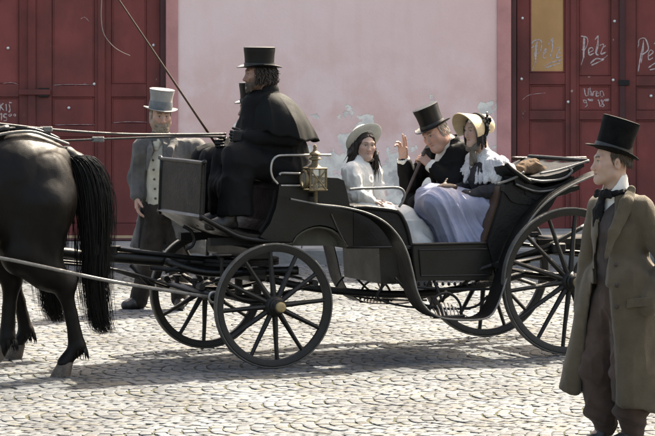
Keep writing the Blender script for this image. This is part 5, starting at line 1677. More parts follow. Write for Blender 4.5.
# ------------------------------------------------------------------ the gentleman on the rear seat
def gentleman():
    c = .26
    J = dict(pelvis=CP(464, 205, c), chest=CP(455, 166, c), neck=CP(447, 143, c),
             shL=CP(466, 154, c - .16), elL=CP(455, 186, c - .20), wrL=CP(431, 165.5, c - .06),
             shR=CP(435, 153, c + .16), elR=CP(410, 184, c + .17), wrR=CP(403.5, 160, c + .12),
             hipL=CP(466, 207, c - .10), knL=CP(420, 206, c - .12), anL=CP(424, 250, c - .12), toL=CP(408, 256, c - .12),
             hipR=CP(460, 204, c + .10), knR=CP(414, 203, c + .14), anR=CP(417, 246, c + .14), toR=CP(402, 252, c + .14))
    f = unit((-.8, -.6, 0)); J_dir[0] = f
    skin = (.55, .325, .25)
    root = empty('person', np.array([*J['pelvis'][:2], CP(464, 213, 0)[2]]), 'stout man in black coat and tilted top hat raising one hand', 'person', 'people in the carriage')
    hd, hc, T, M = mk_head(CP(434.5, 132, c - .03), (-.64, -.70, -.44), (-.40, -.10, .91), J['neck'], 1.03, skin=skin, fat=1.0, brow=(.16, .12, .09), nr=.066)
    bd = limbs(J)
    parts, cols = [hd, bd], [hc, skincol(len(bd[0]), skin)]
    # right hand raised, palm half towards us, fingers loosely open
    h = mk_hand(J['wrR'], unit(np.array([-.06, -.05, 1.0])), unit((-.55, -.83, 0)), unit((.83, -.55, .1)), [(.10, .15, .1), (.05, .12, .1), (.45, .7, .4), (.65, .8, .5)], .07, 1.05, .003, (.75, .5, .45), .35)
    parts.append(h); cols.append(skincol(len(h[0]), (.57, .35, .27)))
    # left hand closed on the cane
    h2 = mk_hand(J['wrL'], unit(CP(421, 156, c - .02) - J['wrL']), unit((-.3, .75, -.45)), unit((-.1, -.2, 1)), [(1.0, 1.2, .8)] * 4, .02, 1.05, .003, (.7, .5, .5), .5)
    parts.append(h2); cols.append(skincol(len(h2[0]), (.55, .33, .255)))
    body_mesh(root, parts, cols)
    top_hat(root, T, M, 1, (0, -.012, .045), .165, .092, .100, .045, .018, M_silk, M_band, .030, .006, (.10, 0))
    rs = random.Random(31)
    def sidehair(rs):
        a = rs.uniform(-2.0, 2.0); z = rs.uniform(-.055, .03); x, y = .081 * math.sin(a), -.014 - .100 * math.cos(a)
        if y > .02: return None
        return [(x, y, z + .03), (x * 1.06, y * 1.06, z + .005), (x * 1.07 + rs.gauss(0, .004), y * 1.07, z - .02)]
    scalp(root, T, 1.03, rs, M_hairgr, 240, sidehair, .005)
    side = unit(np.cross(f, EZ))
    # shirt front, waistcoat, coat
    S = SDF(*bounds([J['chest'], J['neck'], J['pelvis']], .25), .008)
    S.cone(J['chest'], J['neck'] - EZ * .01, .160, .072, .05, 'add', (f, .98)); S.cone(J['pelvis'], J['chest'], .17, .165, .05)
    S.plane(J['chest'] - EZ * .10, -EZ)
    cloth(S, root, 'shirt', M_white, .003, (12, 12, 8), 3)
    S = SDF(*bounds([J['neck']], .16), .005)
    S.cone(J['neck'] - EZ * .02, J['neck'] + EZ * .026, .088, .080, .02); S.cone(J['neck'] + EZ * .0, J['neck'] + EZ * .2, .074, .078, .004, 'cut')
    cloth(S, root, 'shirt_collar', M_white, .001, (9, 9, 9), 3, 1)
    S = SDF(*bounds([J['chest'], J['neck'], J['pelvis']], .25), .008)
    S.cone(J['pelvis'], J['chest'], .190, .180, .05, 'add', (f, .98)); S.cone(J['chest'], J['neck'] - EZ * .04, .175, .09, .05)
    q = J['neck'] - EZ * .20
    S.wedge([(q, EZ * -1 + side * .95), (q, EZ * -1 - side * .95), (J['chest'], -f)], .006)
    cloth(S, root, 'waistcoat', M_gvest, .004, (12, 12, 8), 4)
    S = SDF(*bounds([J[k] for k in ('pelvis', 'chest', 'neck', 'elL', 'elR', 'wrL', 'wrR')], .26), .008)
    S.cone(J['pelvis'], J['chest'], .21, .205, .05, 'add', (f, 1.02)); S.cone(J['chest'], J['neck'], .19, .085, .05); S.cone(J['shL'], J['shR'], .085, .08, .06)
    q = J['neck'] - EZ * .34 + f * .05
    S.wedge([(q, EZ * -1 + side * 3.4), (q, EZ * -1 - side * 3.4), (J['chest'] + f * .02, -f)], .01)
    for sd in 'LR':
        S.chain([J['sh' + sd], J['el' + sd]], [.088, .072], .04); S.cone(J['el' + sd], J['wr' + sd] * .85 + J['el' + sd] * .15, .070, .056, .03)
    cloth(S, root, 'coat', M_blackcloth, .010, (9, 9, 6), 12)
    # coat collar
    S = SDF(*bounds([J['neck']], .2), .006)
    S.cone(J['neck'] - EZ * .045, J['neck'] + EZ * .012 - f * .01, .120, .096, .01); S.cone(J['neck'] - EZ * .06 + f * .01, J['neck'] + EZ * .2, .080, .096, .004, 'cut')
    S.wedge([(J['neck'] + f * .04, -f)], .01)
    cloth(S, root, 'coat_collar', M_blackcloth, .002, (9, 9, 9), 4, 1)
    for sd in 'LR':
        w_ = J['wr' + sd]; d = unit(w_ - J['el' + sd])
        S = SDF(w_ - .12, w_ + .12, .005)
        S.cone(w_ - d * .05, w_ - d * .004, .049, .052, .006); S.cone(w_ - d * .015, w_ + d * .1, .043, .043, .002, 'cut')
        cloth(S, root, 'shirt_cuff', M_white, .001, (9, 9, 9), 4, 1)
    S = SDF(*bounds([J[k] for k in ('pelvis', 'knL', 'knR', 'anL', 'anR')], .2), .011)
    for sd in 'LR': S.cone(J['pelvis'], J['hip' + sd], .15, .13, .05); S.chain([J['hip' + sd], J['kn' + sd], J['an' + sd]], [.12, .088, .07], .04)
    cloth(S, root, 'trousers', M_blackcloth, .007, (9, 9, 5), 14)
    shoe(root, J['anL'], J['toL']); shoe(root, J['anR'], J['toR'])
    # cane
    a, b = CP(424.5, 152, c - .02), CP(404, 200, c - .05)
    b = a + (b - a) * 1.9
    V, Fs = tube(np.array([a + (a - b) * .02, a, a + (b - a) * .5, b]), [.012, .015, .012, .009], 10)
    tag(obj('walking_cane', V, Fs, M_wood, None, True, autos=50), 'slim brown wooden cane held by the man with raised hand', 'cane')
gentleman()

# ------------------------------------------------------------------ the lady beside him
def lady():
    c = -.12
    J = dict(pelvis=CP(496, 209, c), chest=CP(487, 176, c), neck=CP(483, 154, c),
             shL=CP(498, 168, c - .15), elL=CP(504, 190, c - .21), wrL=CP(466, 194.5, c - .16),
             shR=CP(473, 163, c + .15), elR=CP(466, 187, c + .18), wrR=CP(452, 191, c + .06),
             hipL=CP(498, 211, c - .10), knL=CP(440, 202, c - .14), anL=CP(458, 252, c - .12), toL=CP(443, 257, c - .12),
             hipR=CP(492, 208, c + .10), knR=CP(430, 198, c + .14), anR=CP(452, 246, c + .14), toR=CP(438, 252, c + .14))
    f = unit((-.9, -.45, 0)); J_dir[0] = f
    skin = (.57, .37, .285)
    root = empty('person', np.array([*J['pelvis'][:2], CP(496, 214, 0)[2]]), 'lady in straw bonnet, white lace shawl and lilac skirt', 'person', 'people in the carriage')
    hd, hc, T, M = mk_head(CP(476.5, 129.5, c), (-.80, -.60, -.10), (.0, 0, 1), J['neck'], .97, skin=skin, female=True, brow=(.05, .03, .022), nr=.047)
    bd = limbs(J, .74, .011)
    parts, cols = [hd, bd], [hc, skincol(len(bd[0]), skin)]
    for w_, d, t in ((J['wrL'], CP(450, 192, c - .12) - J['wrL'], EZ * .6 + HL_), (J['wrR'], CP(438, 191, c) - J['wrR'], EZ - HL_ * .3)):
        h = mk_hand(w_, d, -EZ, t, [.45] * 4, .03, .88); parts.append(h); cols.append(skincol(len(h[0]), (.55, .36, .28)))
    body_mesh(root, parts, cols)
    rs = random.Random(41)
    # centre-parted hair and ringlets
    def part(rs):
        s_ = rs.choice((-1, 1)); t = rs.random()
        return [(s_ * .004, .060 - .05 * t, .100 + .006 * t), (s_ * .045, .062 - .05 * t, .075), (s_ * .076, .042 - .05 * t, .020), (s_ * .084, .030 - .06 * t, -.03)]
    scalp(root, T, .97, rs, M_hairdk, 200, part, .0065)
    for s_ in (-1, 1):
        for k in range(7):
            cv = []
            x0, y0 = s_ * (.076 + .009 * (k % 3)), .058 - .012 * k
            L = rs.uniform(.12, .17); tw = rs.uniform(0, 6); rr = rs.uniform(.007, .010)
            for st in range(7):
                a0 = st * .9
                cv.append([T(x0 + rr * math.cos(tw + u * 26 * L / .15 + a0 * .3) + s_ * .004 * math.sin(u * 3), y0 + rr * math.sin(tw + u * 26 * L / .15 + a0 * .3), .012 - u * L + .003 * st) for u in np.linspace(0, 1, 22)])
            strands('ringlet', cv, M_hairdk, root, .0042, .5)
    S = SDF(T(0, 0, .02) - .16, T(0, 0, .02) + .16, .005)
    S.ell(T(0, -.016, .022), np.array([.081, .100, .090]) * .97, M, .01); S.ell(T(0, .088, -.028), np.array([.066, .085, .098]) * .97, M, .012, 'cut')
    cloth(S, root, 'hair_base', M_hairdk, .004, (40, 40, 15), 9, 1)
    # bonnet: a deep brim round the face and a small crown behind
    n = 40; ys = [(.125, .132), (.095, .128), (.06, .119), (.02, .108), (-.02, .102), (-.06, .100), (-.095, .092), (-.118, .070), (-.128, .035), (-.130, .002)]
    def shell(off):
        V = []
        for (y, r) in ys:
            for a in range(n + 1):
                an = R(-32 + 244 * a / n) if y > -.03 else R(-32 + 244 * a / n)
                open_ = max(0, y) / .115
                up = .004 * open_ * max(0, math.sin(an))
                V.append(T((r + off) * math.cos(an), y + .050 * open_ * math.sin(an) - .010, (r + off) * .90 * math.sin(an) + up + .020))
        return np.array(V)
    A, B = shell(0), shell(.006)
    m1 = n + 1; K = len(ys)
    Fs = [[i*m1 + a, (i+1)*m1 + a, (i+1)*m1 + a + 1, i*m1 + a + 1] for i in range(K-1) for a in range(n)]
    Fs2 = [[x + K*m1 for x in f_[::-1]] for f_ in Fs]
    rim = [[a, a + 1, K*m1 + a + 1, K*m1 + a] for a in range(n)]
    rim += [[i*m1, K*m1 + i*m1, K*m1 + (i+1)*m1, (i+1)*m1] for i in range(K-1)] + [[i*m1 + n, (i+1)*m1 + n, K*m1 + (i+1)*m1 + n, K*m1 + i*m1 + n] for i in range(K-1)]
    bon = obj('bonnet', np.concatenate([A, B]), Fs + Fs2 + rim, M_straw, root, True, autos=60)
    edge = np.array([T(.135 * math.cos(an), .115 + .050 * math.sin(an) * 1.087, .135 * .90 * math.sin(an) + .004 * max(0, math.sin(an)) + .020) for an in np.radians(np.linspace(-32, 212, 41))])
    obj('bonnet_edge', *tube(edge, .005, 6), M_straw, bon, True)
    rb = np.array([T(.118 * math.cos(an), -.012, .118 * .92 * math.sin(an) + .02) for an in np.radians(np.linspace(-40, 220, 30))])
    obj('bonnet_ribbon', *tube(rb, .006, 8, True, (M[:, 1], 3.2)), M_blackcloth, bon, True)
    cc = np.array([-.088, -.035, .058])
    for k in range(20):
        d = np.array([rs.gauss(0, .008) - .020, rs.gauss(0, .026), rs.gauss(0, .026)])
        V, Fl = lathe([(.0005, -.006), (.010, -.004), (.017, .002), (.010, .007), (.0005, .003)], 7, frame((-1, rs.gauss(0, .5), rs.gauss(0, .5) + .4)), cc + d)
        obj('bonnet_flower', np.array([T(*p) for p in V]), Fl, (M_blackcloth, M_blackcloth, M_scarf, M_band)[k % 4], bon, True)
    V, Fl = lathe([(.0005, -.006), (.010, -.004), (.016, .003), (.009, .009), (.0005, .005)], 9, frame((-.4, 1, .2)), (-.035, .088, .078))
    obj('bonnet_flower', np.array([T(*p) for p in V]), Fl, M_white, bon, True)
    # ribbon tied under the chin
    S = SDF(*bounds([J['neck'], T(0, .05, -.14)], .14), .006)
    k0 = T(0, .062, -.132)
    S.chain([T(.075, .02, -.06), T(.05, .05, -.115), k0], [.012, .016, .02], .01); S.chain([T(-.075, .02, -.06), T(-.05, .05, -.115), k0], [.012, .016, .02], .01)
    S.ell(k0, .026, None, .012); S.ell(k0 + M[:, 0] * .035 - M[:, 2] * .012, (.036, .018, .026), M, .012); S.ell(k0 - M[:, 0] * .038 - M[:, 2] * .008, (.036, .018, .026), M, .012)
    S.cone(k0, k0 - M[:, 2] * .12 + M[:, 0] * .02, .018, .026, .012, 'add', (M[:, 1], 2)); S.cone(k0, k0 - M[:, 2] * .10 - M[:, 0] * .03, .018, .024, .012, 'add', (M[:, 1], 2))
    cloth(S, root, 'chin_ribbon', M_scarf, .004, (30, 30, 20), 8, 1)
    # dress body and dark sleeves
    S = SDF(*bounds([J[k] for k in ('pelvis', 'chest', 'neck', 'elL', 'elR', 'wrL', 'wrR')], .2), .008)
    S.cone(J['pelvis'], J['chest'], .13, .135, .05); S.cone(J['chest'], J['neck'] - EZ * .02, .13, .05, .05); S.cone(J['shL'], J['shR'], .06, .06, .05)
    for sd in 'LR':
        S.ell(J['sh' + sd] * .45 + J['el' + sd] * .55, (.088, .088, .10), None, .04)
        S.chain([J['sh' + sd], J['el' + sd], J['wr' + sd]], [.065, .072, .036], .03)
    cloth(S, root, 'dress_bodice', M_dots, .009, (11, 11, 8), 15)
    S = SDF(*bounds([J['neck'], J['chest']], .36), .008)
    a, b = J['neck'] + EZ * .01, J['chest'] + EZ * .01 - f * .02
    S.cone(a, b, .062, .215, .05, 'add', (f, 1.12)); S.cone(J['shL'] + EZ * .01, J['shR'] + EZ * .01, .08, .08, .05)
    S.cone(J['shL'], J['elL'] * .35 + J['shL'] * .65, .08, .115, .05); S.cone(J['shR'], J['elR'] * .35 + J['shR'] * .65, .08, .11, .05)
    S.plane(J['chest'] - EZ * .035, -EZ + EX * .12, .004)
    q = J['neck'] - EZ * .035 + f * .06; side = unit(np.cross(f, EZ))
    S.wedge([(q, EZ + side * 2.6), (q, EZ - side * 2.6), (J['chest'], -f)], .006)
    ax = unit(b - a); e1 = unit(np.cross(ax, f)); e2 = np.cross(ax, e1)
    def ruff(V):
        qv = V - a; h = np.clip((qv @ ax) / .16, 0, 1.2); th = np.arctan2(qv @ e1, qv @ e2)
        return np.sin(th * 22 + 2 * np.sin(th * 5)) * .010 * h ** 2 + np.sin(th * 61 + (qv @ ax) * 160) * .004 * h
    cloth(S, root, 'lace_shawl', M_lace, .006, (14, 14, 14), 17, 1, ruff)
    # skirt spread over the knees
    S = SDF(*bounds([J[k] for k in ('pelvis', 'knL', 'knR', 'anL', 'anR')], .3), .008)
    kn = (J['knL'] + J['knR']) / 2
    S.cone(J['pelvis'] - EZ * .01, kn - EZ * .03, .15, .125, .08); S.cone(J['hipL'] - EZ * .01, J['knL'] - EZ * .02, .15, .115, .06); S.cone(J['hipR'], J['knR'] - EZ * .02, .145, .115, .06); S.cone(J['knL'] - EZ * .02, J['knR'] - EZ * .02, .11, .11, .06); S.cone(J['hipL'], CP(487, 246, c - .24), .14, .11, .08)
    lo1, lo2, lo3 = CP(462, 250, c - .18), CP(443, 246, c + .12), CP(474, 250, c - .16)
    S.cone(J['knL'] - EZ * .03, lo1, .12, .16, .08); S.cone(J['knR'] + EX * .03 - EZ * .03, lo2, .11, .14, .08); S.cone(kn + EX * .10 - EZ * .03, lo3, .13, .15, .08)
    S.plane(CL(0, 0, CP(450, 249, -.3)[2]), (0, 0, -1), .01)
    def fo(V):
        q = V - kn
        down = np.clip(-q[:, 2] / .12, 0, 1)
        u = q @ EX + .42 * q[:, 2] + .16 * (q @ HL_)
        s1 = u * 21 + .7 * np.sin(u * 9 + q[:, 2] * 3) + .35 * np.sin(q[:, 2] * 11)
        s2 = u * 47 + 1.4 * np.sin(u * 13 - q[:, 2] * 6)
        return ((.45 - np.abs(np.sin(s1)) ** .6) * .040 + (.4 - np.abs(np.sin(s2)) ** .6) * .016) * (.30 + .70 * down)
    cloth(S, root, 'skirt', M_lilac, .004, (8, 8, 5), 19, 2, fo)
    shoe(root, J['anL'], J['toL']); shoe(root, J['anR'], J['toR'])
    # small drawstring bag on her lap
    S = SDF(*bounds([CP(446, 186, c - .08)], .2), .007)
    p = CP(447, 187.5, c - .06)
    S.ell(p, (.085, .06, .032), basis((.4, -1, 0)), .02); S.cone(CP(437, 196, c - .10), CP(447, 179, c - .02), .012, .009, .012)
    V, Fq = S.mesh()
    tag(obj('hand_bag', V, Fq, M_brown, None, True), 'small brown bag lying on the lilac skirt', 'bag')
lady()

# ------------------------------------------------------------------ the man in grey beside the far front wheel
def greyman():
    D = 24.1
    w = lambda a, b, dd=0: W(a, b, D + dd)
    J = dict(pelvis=w(166, 207), chest=w(166, 165), neck=w(161, 138),
             shR=w(143, 148, -.05), elR=w(137, 178, .0), wrR=w(136.5, 197, -.08), shL=w(195, 149, .0), elL=w(210, 180, .05), wrL=w(209, 206, -.08),
             hipR=w(157, 211), knR=w(150, 258, -.05), anR=w(139, 300, 0), toR=w(126, 305.5, -.08), hipL=w(177, 211), knL=w(178, 258, -.05), anL=w(180, 300), toL=w(180, 306, -.18))
    f = unit((-.35, -.93, 0)); J_dir[0] = f
    skin = (.54, .33, .245)
    root = empty('person', W(160, 308.5, D) * np.array([1, 1, 0]), 'stout man in grey top hat, grey coat and cream waistcoat standing behind', 'person')
    hd, hc, T, M = mk_head(w(160.5, 115.0, -.03), (.30, -.94, -.12), (.0, 0, 1), J['neck'], 1.08, skin=skin, fat=1.0, beard=((.26, .20, .155), .7), brow=(.14, .10, .075), nr=.064)
    bd = limbs(J)
    parts, cols = [hd, bd], [hc, skincol(len(bd[0]), skin)]
    h = mk_hand(J['wrR'], (.02, -.1, -1), (.9, .2, 0), (.1, -1, 0), [.35] * 4, .03, 1.05); parts.append(h); cols.append(skincol(len(h[0]), (.52, .31, .24)))
    h = mk_hand(J['wrL'], (.0, -.1, -1), (-.9, .2, 0), (-.1, -1, 0), [.35] * 4, .03, 1.05); parts.append(h); cols.append(skincol(len(h[0]), (.52, .31, .24)))
    body_mesh(root, parts, cols)
    rs = random.Random(51)
    def brd(rs):
        a = rs.uniform(-1.15, 1.15); t = rs.random()
        x = .062 * math.sin(a); y = .020 + .072 * math.cos(a); z = -.060 - .055 * t
        if abs(a) < .3 and -.085 < z < -.068: return None
        return [(x * 1.02, y * 1.02, z + .004), (x * 1.10, y * 1.13, z - .010), (x * 1.08, y * 1.15, z - .028)]
    scalp(root, T, 1.04, rs, mat('brown_grey_beard', (.24, .185, .135), .7, .3, 30, 0), 480, brd, .005, 'beard')
    def sh(rs):
        a = rs.uniform(-2.0, 2.0); z = rs.uniform(-.05, .03); x, y = .081 * math.sin(a), -.014 - .100 * math.cos(a)
        return [(x, y, z + .03), (x * 1.06, y * 1.06, z), (x * 1.05, y * 1.05, z - .03)] if y < .02 else None
    scalp(root, T, 1.04, rs, M_hairgr, 200, sh, .005)
    top_hat(root, T, M, 1, (0, -.010, .048), .180, .102, .114, .047, .012, M_greyh, M_greyband, .075, .010, (.02, -.07))
    side = unit(np.cross(f, EZ))
    S = SDF(*bounds([J['neck'], J['pelvis'], J['chest']], .26), .009)
    S.cone(J['pelvis'] + EZ * .06, J['chest'], .185, .175, .05, 'add', (f, 1.05)); S.cone(J['chest'], J['neck'] - EZ * .03, .165, .08, .05)
    S.plane(J['pelvis'] + EZ * .02, -EZ)
    wc = cloth(S, root, 'waistcoat', M_cream, .004, (12, 12, 8), 22)
    for k in range(6):
        p = w(153.5 + .6 * k, 150 + 9.5 * k)
        q = J['chest'] * 0 + p; q = q + f * .0
        # button on the waistcoat front
        base = np.array([p[0], 0, p[2]]); 
        Vw = np.array([v.co for v in wc.data.vertices]) + wloc(wc)
        m = (np.abs(Vw[:, 0] - p[0]) < .02) & (np.abs(Vw[:, 2] - p[2]) < .02)
        if m.any():
            o_ = np.array([p[0], Vw[m, 1].min() - .002, p[2]])
            obj('button', *lathe([(.011, 0), (.010, .005), (.0005, .006)], 10, frame((0, -1, 0)), o_), M_brown, wc, True)
    S = SDF(*bounds([J['neck']], .2), .006)
    S.cone(J['neck'] - EZ * .05, J['neck'] + EZ * .025, .088, .078, .02); S.ell(J['neck'] + f * .085 - EZ * .03, (.05, .03, .03), basis(f), .02); S.ell(J['neck'] + f * .10 - EZ * .07, (.035, .025, .045), basis(f), .02)
    cloth(S, root, 'cravat', M_cream, .004, (25, 25, 25), 23, 1)
    S = SDF(*bounds([J[k] for k in ('pelvis', 'neck', 'elL', 'elR', 'wrL', 'wrR', 'knL')], .26), .009)
    S.cone(J['pelvis'], J['chest'], .205, .20, .05, 'add', (f, 1.02)); S.cone(J['chest'], J['neck'] - EZ * .005, .20, .10, .05); S.cone(J['shL'], J['shR'], .092, .092, .06)
    S.cone(J['pelvis'], w(166, 252, .06), .20, .22, .06); S.cone(w(150, 215), w(140, 250, .05), .10, .10, .05); S.cone(w(188, 215), w(196, 252, .05), .13, .12, .05)
    S.plane(w(160, 250), -EZ + EX * -.1, .006)
    # open front
    t0, t1 = w(150, 148), w(141, 205); u0, u1 = w(163, 146), w(167, 205)
    n1 = unit(np.array([-(t0 - t1)[2], 0, (t0 - t1)[0]])); n2 = unit(np.array([(u0 - u1)[2], 0, -(u0 - u1)[0]]))
    S.wedge([(t0, n1), (u0, n2), (w(160, 170, -.05), (0, 1, 0)), (w(160, 141), EZ)], .008)
    t2, u2 = w(139, 260), w(185, 262)
    n3 = unit(np.array([-(t1 - t2)[2], 0, (t1 - t2)[0]])); n4 = unit(np.array([(u1 - u2)[2], 0, -(u1 - u2)[0]]))
    S.wedge([(t1, n3), (u1, n4), (w(160, 220, -.02), (0, 1, 0)), (w(160, 200), EZ)], .01)
    for sd in 'LR': S.chain([J['sh' + sd], J['el' + sd], J['wr' + sd] * .92 + J['el' + sd] * .08], [.086, .072, .056], .04)
    cloth(S, root, 'coat', M_greycoat, .010, (9, 9, 5), 25)
    S = SDF(*bounds([J['neck'], w(150, 165)], .26), .007)
    S.chain([J['neck'] - f * .07 + EZ * .015, w(149, 141, -.07), w(150, 150, -.17), w(147, 170, -.205)], [.030, .032, .028, .010], .02, (f, 1.6))
    S.chain([J['neck'] - f * .07 + EZ * .015, w(173, 140, -.07), w(170, 150, -.17), w(170, 172, -.205)], [.030, .036, .036, .010], .02, (f, 1.6))
    cloth(S, root, 'lapels', M_greycoat, .003, (12, 12, 12), 27, 1)
    S = SDF(*bounds([J[k] for k in ('pelvis', 'knL', 'knR', 'anL', 'anR')], .2), .010)
    for sd in 'LR': S.cone(J['pelvis'], J['hip' + sd], .165, .13, .05); S.chain([J['hip' + sd], J['kn' + sd], J['an' + sd]], [.125, .092, .078], .04)
    cloth(S, root, 'trousers', M_brownt, .009, (9, 9, 5), 28)
    shoe(root, J['anR'], J['toR']); shoe(root, J['anL'], J['toL'])
greyman()

# ------------------------------------------------------------------ the young man walking past on the right
def youngman():
    D = 15.5
    w = lambda a, b, dd=0: W(a, b, D + dd)
    J = dict(pelvis=w(622, 296), chest=w(621, 228), neck=w(616, 190),
             shL=w(641, 209, -.12), elL=w(668, 264, -.14), wrL=w(649, 306, -.24), shR=w(600, 208, .14), elR=w(590, 262, .20), wrR=w(584, 305, .16),
             hipL=w(630, 302, -.09), knL=w(628, 372, -.12), anL=w(633, 432, -.08), toL=w(612, 446, -.12),
             hipR=w(614, 300, .09), knR=w(597, 368, .06), anR=w(606, 430, .09), toR=w(586, 445.5, .06))
    f = unit((-.88, -.47, 0)); J_dir[0] = f
    skin = (.56, .36, .27)
    root = empty('person', w(618, 445) * np.array([1, 1, 0]), 'young man in black top hat and long olive coat walking past, nearest us', 'person')
    hd, hc, T, M = mk_head(w(611.5, 161, -.02), (-.985, -.17, .0), (.08, 0, 1), J['neck'], 1.02, res=.0026, skin=skin, brow=(.045, .028, .02), beard=((.30, .21, .165), .35), nr=.057, nose=.8)
    bd = limbs(J)
    body_mesh(root, [hd, bd], [hc, skincol(len(bd[0]), skin)])
    rs = random.Random(61)
    def hair(rs):
        a = rs.uniform(-2.05, 2.05); z = rs.uniform(-.030, .05); x, y = .080 * math.sin(a), -.014 - .100 * math.cos(a)
        if y > .03 or (abs(a) > 1.25 and z < -.006): return None
        b = .02 if abs(a) > 1.2 else 0
        return [(x, y, z + .04), (x * 1.05, y * 1.05 - b * .4, z + .012), (x * 1.04 + rs.gauss(0, .003), y * 1.04 - b, z - .022)]
    scalp(root, T, 1.02, rs, mat('brown_short_hair', (.045, .028, .017), .5, .3, 20, 0), 420, hair, .0048)
    top_hat(root, T, M, 1.02, (0, -.004, .055), .192, .093, .100, .046, .016, M_felt, M_band, .032, .004, (.30, 0), 1.14)
    side = unit(np.cross(f, EZ))
    # shirt and standing collar
    S = SDF(*bounds([J['neck'], J['chest']], .24), .006)
    S.cone(J['chest'], J['neck'] - EZ * .02, .150, .066, .05, 'add', (f, 1.05)); S.plane(J['chest'] - EZ * .06, -EZ)
    cloth(S, root, 'shirt', M_white, .003, (14, 14, 9), 31)
    S = SDF(*bounds([J['neck']], .16), .004)
    S.cone(J['neck'] - EZ * .03, J['neck'] + EZ * .060 + f * .010, .080, .076, .01); S.cone(J['neck'] - EZ * .02, J['neck'] + EZ * .2 + f * .03, .068, .070, .003, 'cut')
    S.wedge([(J['neck'] + f * .052 + EZ * .02, -f - EZ * .6)], .004)
    cloth(S, root, 'shirt_collar', M_white, .0015, (14, 14, 9), 32, 1)
    S = SDF(*bounds([J['neck'], w(606, 225, -.1)], .2), .005)
    rg = [J['neck'] + EZ * (-.008 - .012 * math.cos(a)) + .084 * (f * math.cos(a) + side * math.sin(a)) for a in np.linspace(0, 2 * math.pi, 19)]
    S.chain(rg, [.013 + .004 * abs(math.sin(i)) for i in range(19)], .012)
    kt = J['neck'] + f * .092 - EZ * .028
    S.ell(kt, (.026, .020, .022), basis(f), .012)
    for k in (-1, 1):
        S.chain([kt, kt + side * .045 * k + EZ * .012 + f * .004, kt + side * .078 * k - EZ * .004], [.012, .024, .014], .014, (f, 1.6))
    S.chain([kt, kt - EZ * .07 + f * .022, kt - EZ * .13 + f * .026], [.020, .034, .034], .015, (f, 1.9)); S.chain([kt, kt - EZ * .09 + f * .03 + side * .02, kt - EZ * .17 + f * .035 + side * .03], [.016, .024, .022], .012, (f, 1.9))
    cloth(S, root, 'cravat', M_blackcloth, .004, (25, 25, 18), 33, 1)
    S = SDF(*bounds([J['neck'], J['chest'], J['pelvis']], .24), .007)
    S.cone(J['pelvis'] - EZ * .02, J['chest'], .150, .160, .05, 'add', (f, 1.12)); S.cone(J['chest'], J['neck'] - EZ * .05, .155, .08, .05)
    q = J['neck'] - EZ * .17
    S.wedge([(q, -EZ + side * 1.6), (q, -EZ - side * 1.6), (J['chest'], -f)], .006)
    S.plane(J['pelvis'] - EZ * .06, -EZ)
    cloth(S, root, 'waistcoat', M_vest2, .005, (12, 12, 7), 34)
    # trousers
    S = SDF(*bounds([J[k] for k in ('pelvis', 'knL', 'knR', 'anL', 'anR')], .2), .008)
    for sd in 'LR':
        S.cone(J['pelvis'], J['hip' + sd], .135, .118, .05); S.chain([J['hip' + sd], J['kn' + sd]], [.118, .098], .05)
        S.chain([J['kn' + sd], J['kn' + sd] * .35 + J['an' + sd] * .65, J['an' + sd] + EZ * .02], [.098, .092, .066], .04)
    def wr(V):
        z = V[:, 2]; return .007 * np.sin(z * 60 + V[:, 0] * 40) * np.exp(-((z - J['knR'][2]) / .22) ** 2) + .008 * np.sin(z * 75 + V[:, 0] * 30) * np.exp(-((z - J['anL'][2] - .08) / .10) ** 2)
    cloth(S, root, 'trousers', M_ybrown, .011, (8, 8, 4), 35, 2, wr)
    # long open coat
    S = SDF(*bounds([J[k] for k in ('pelvis', 'neck', 'elL', 'elR', 'wrL', 'wrR')] + [w(632, 404), w(566, 404, .2)], .26), .008)
    S.cone(J['pelvis'], J['chest'], .165, .172, .06, 'add', (f, 1.06)); S.cone(J['chest'], J['neck'] - EZ * .075, .172, .105, .05); S.cone(J['shL'], J['shR'], .074, .072, .06)
    S.cone(w(626, 285, -.06), w(636, 440, -.07), .190, .180, .06)
    S.cone(w(603, 280, .12), w(565, 440, .17), .120, .100, .05); S.cone(w(640, 300, .05), w(656, 440, .12), .15, .16, .05)
    hz_ = w(632, 404)[2]
    S.plane(w(634, 404), unit(np.array([-.17, 0, -1])), .003)
    # the opening between the two front edges
    def pl(a, b, sgn):
        d = b - a; return unit(np.array([-d[2], 0, d[0]]) * sgn)
    A0, A1, A2 = w(600, 196), w(592, 285), w(579, 396)
    B0, B1, B2 = w(613, 200), w(606, 262), w(614, 408)
    S.wedge([(A0, pl(A0, A1, -1)), (B0, pl(B0, B1, 1)), (w(610, 240, .02), (0, 1, 0)), (A1, -EZ), (w(610, 192), EZ)], .006)
    S.wedge([(A1, pl(A1, A2, -1)), (B1, pl(B1, B2, 1)), (w(610, 300, .12), (0, 1, 0)), (w(600, 284), EZ)], .008)
    for sd in 'LR': S.chain([J['sh' + sd], J['el' + sd], J['wr' + sd]], [.076, .066, .056], .018)
    def drape(V):
        q = V - J['pelvis']; dn = np.clip(-q[:, 2] / .5, 0, 1)
        ang = np.arctan2(q @ f, q @ side)
        el = np.exp(-np.sum((V - J['elL']) ** 2, axis=1) / .02)
        return (1 - np.abs(np.sin(ang * 3.5 + 1.0 + .8 * np.sin(q[:, 2] * 4)))) * .018 * dn - .006 * dn + .008 * np.sin(V[:, 2] * 70 + V[:, 0] * 50) * el
    cloth(S, root, 'coat', M_olive2, .007, (7, 7, 3.5), 36, 2, drape)
    # collar and lapels
    S = SDF(*bounds([J['neck'], w(606, 262, -.2)], .24), .006)
    S.chain([J['neck'] - f * .085 - EZ * .02, w(631.5, 190, -.10), w(627, 204, -.16), w(614, 232, -.215), w(606, 258, -.235)], [.022, .023, .044, .036, .008], .02, (unit((.25, -1, 0)), 2.1))
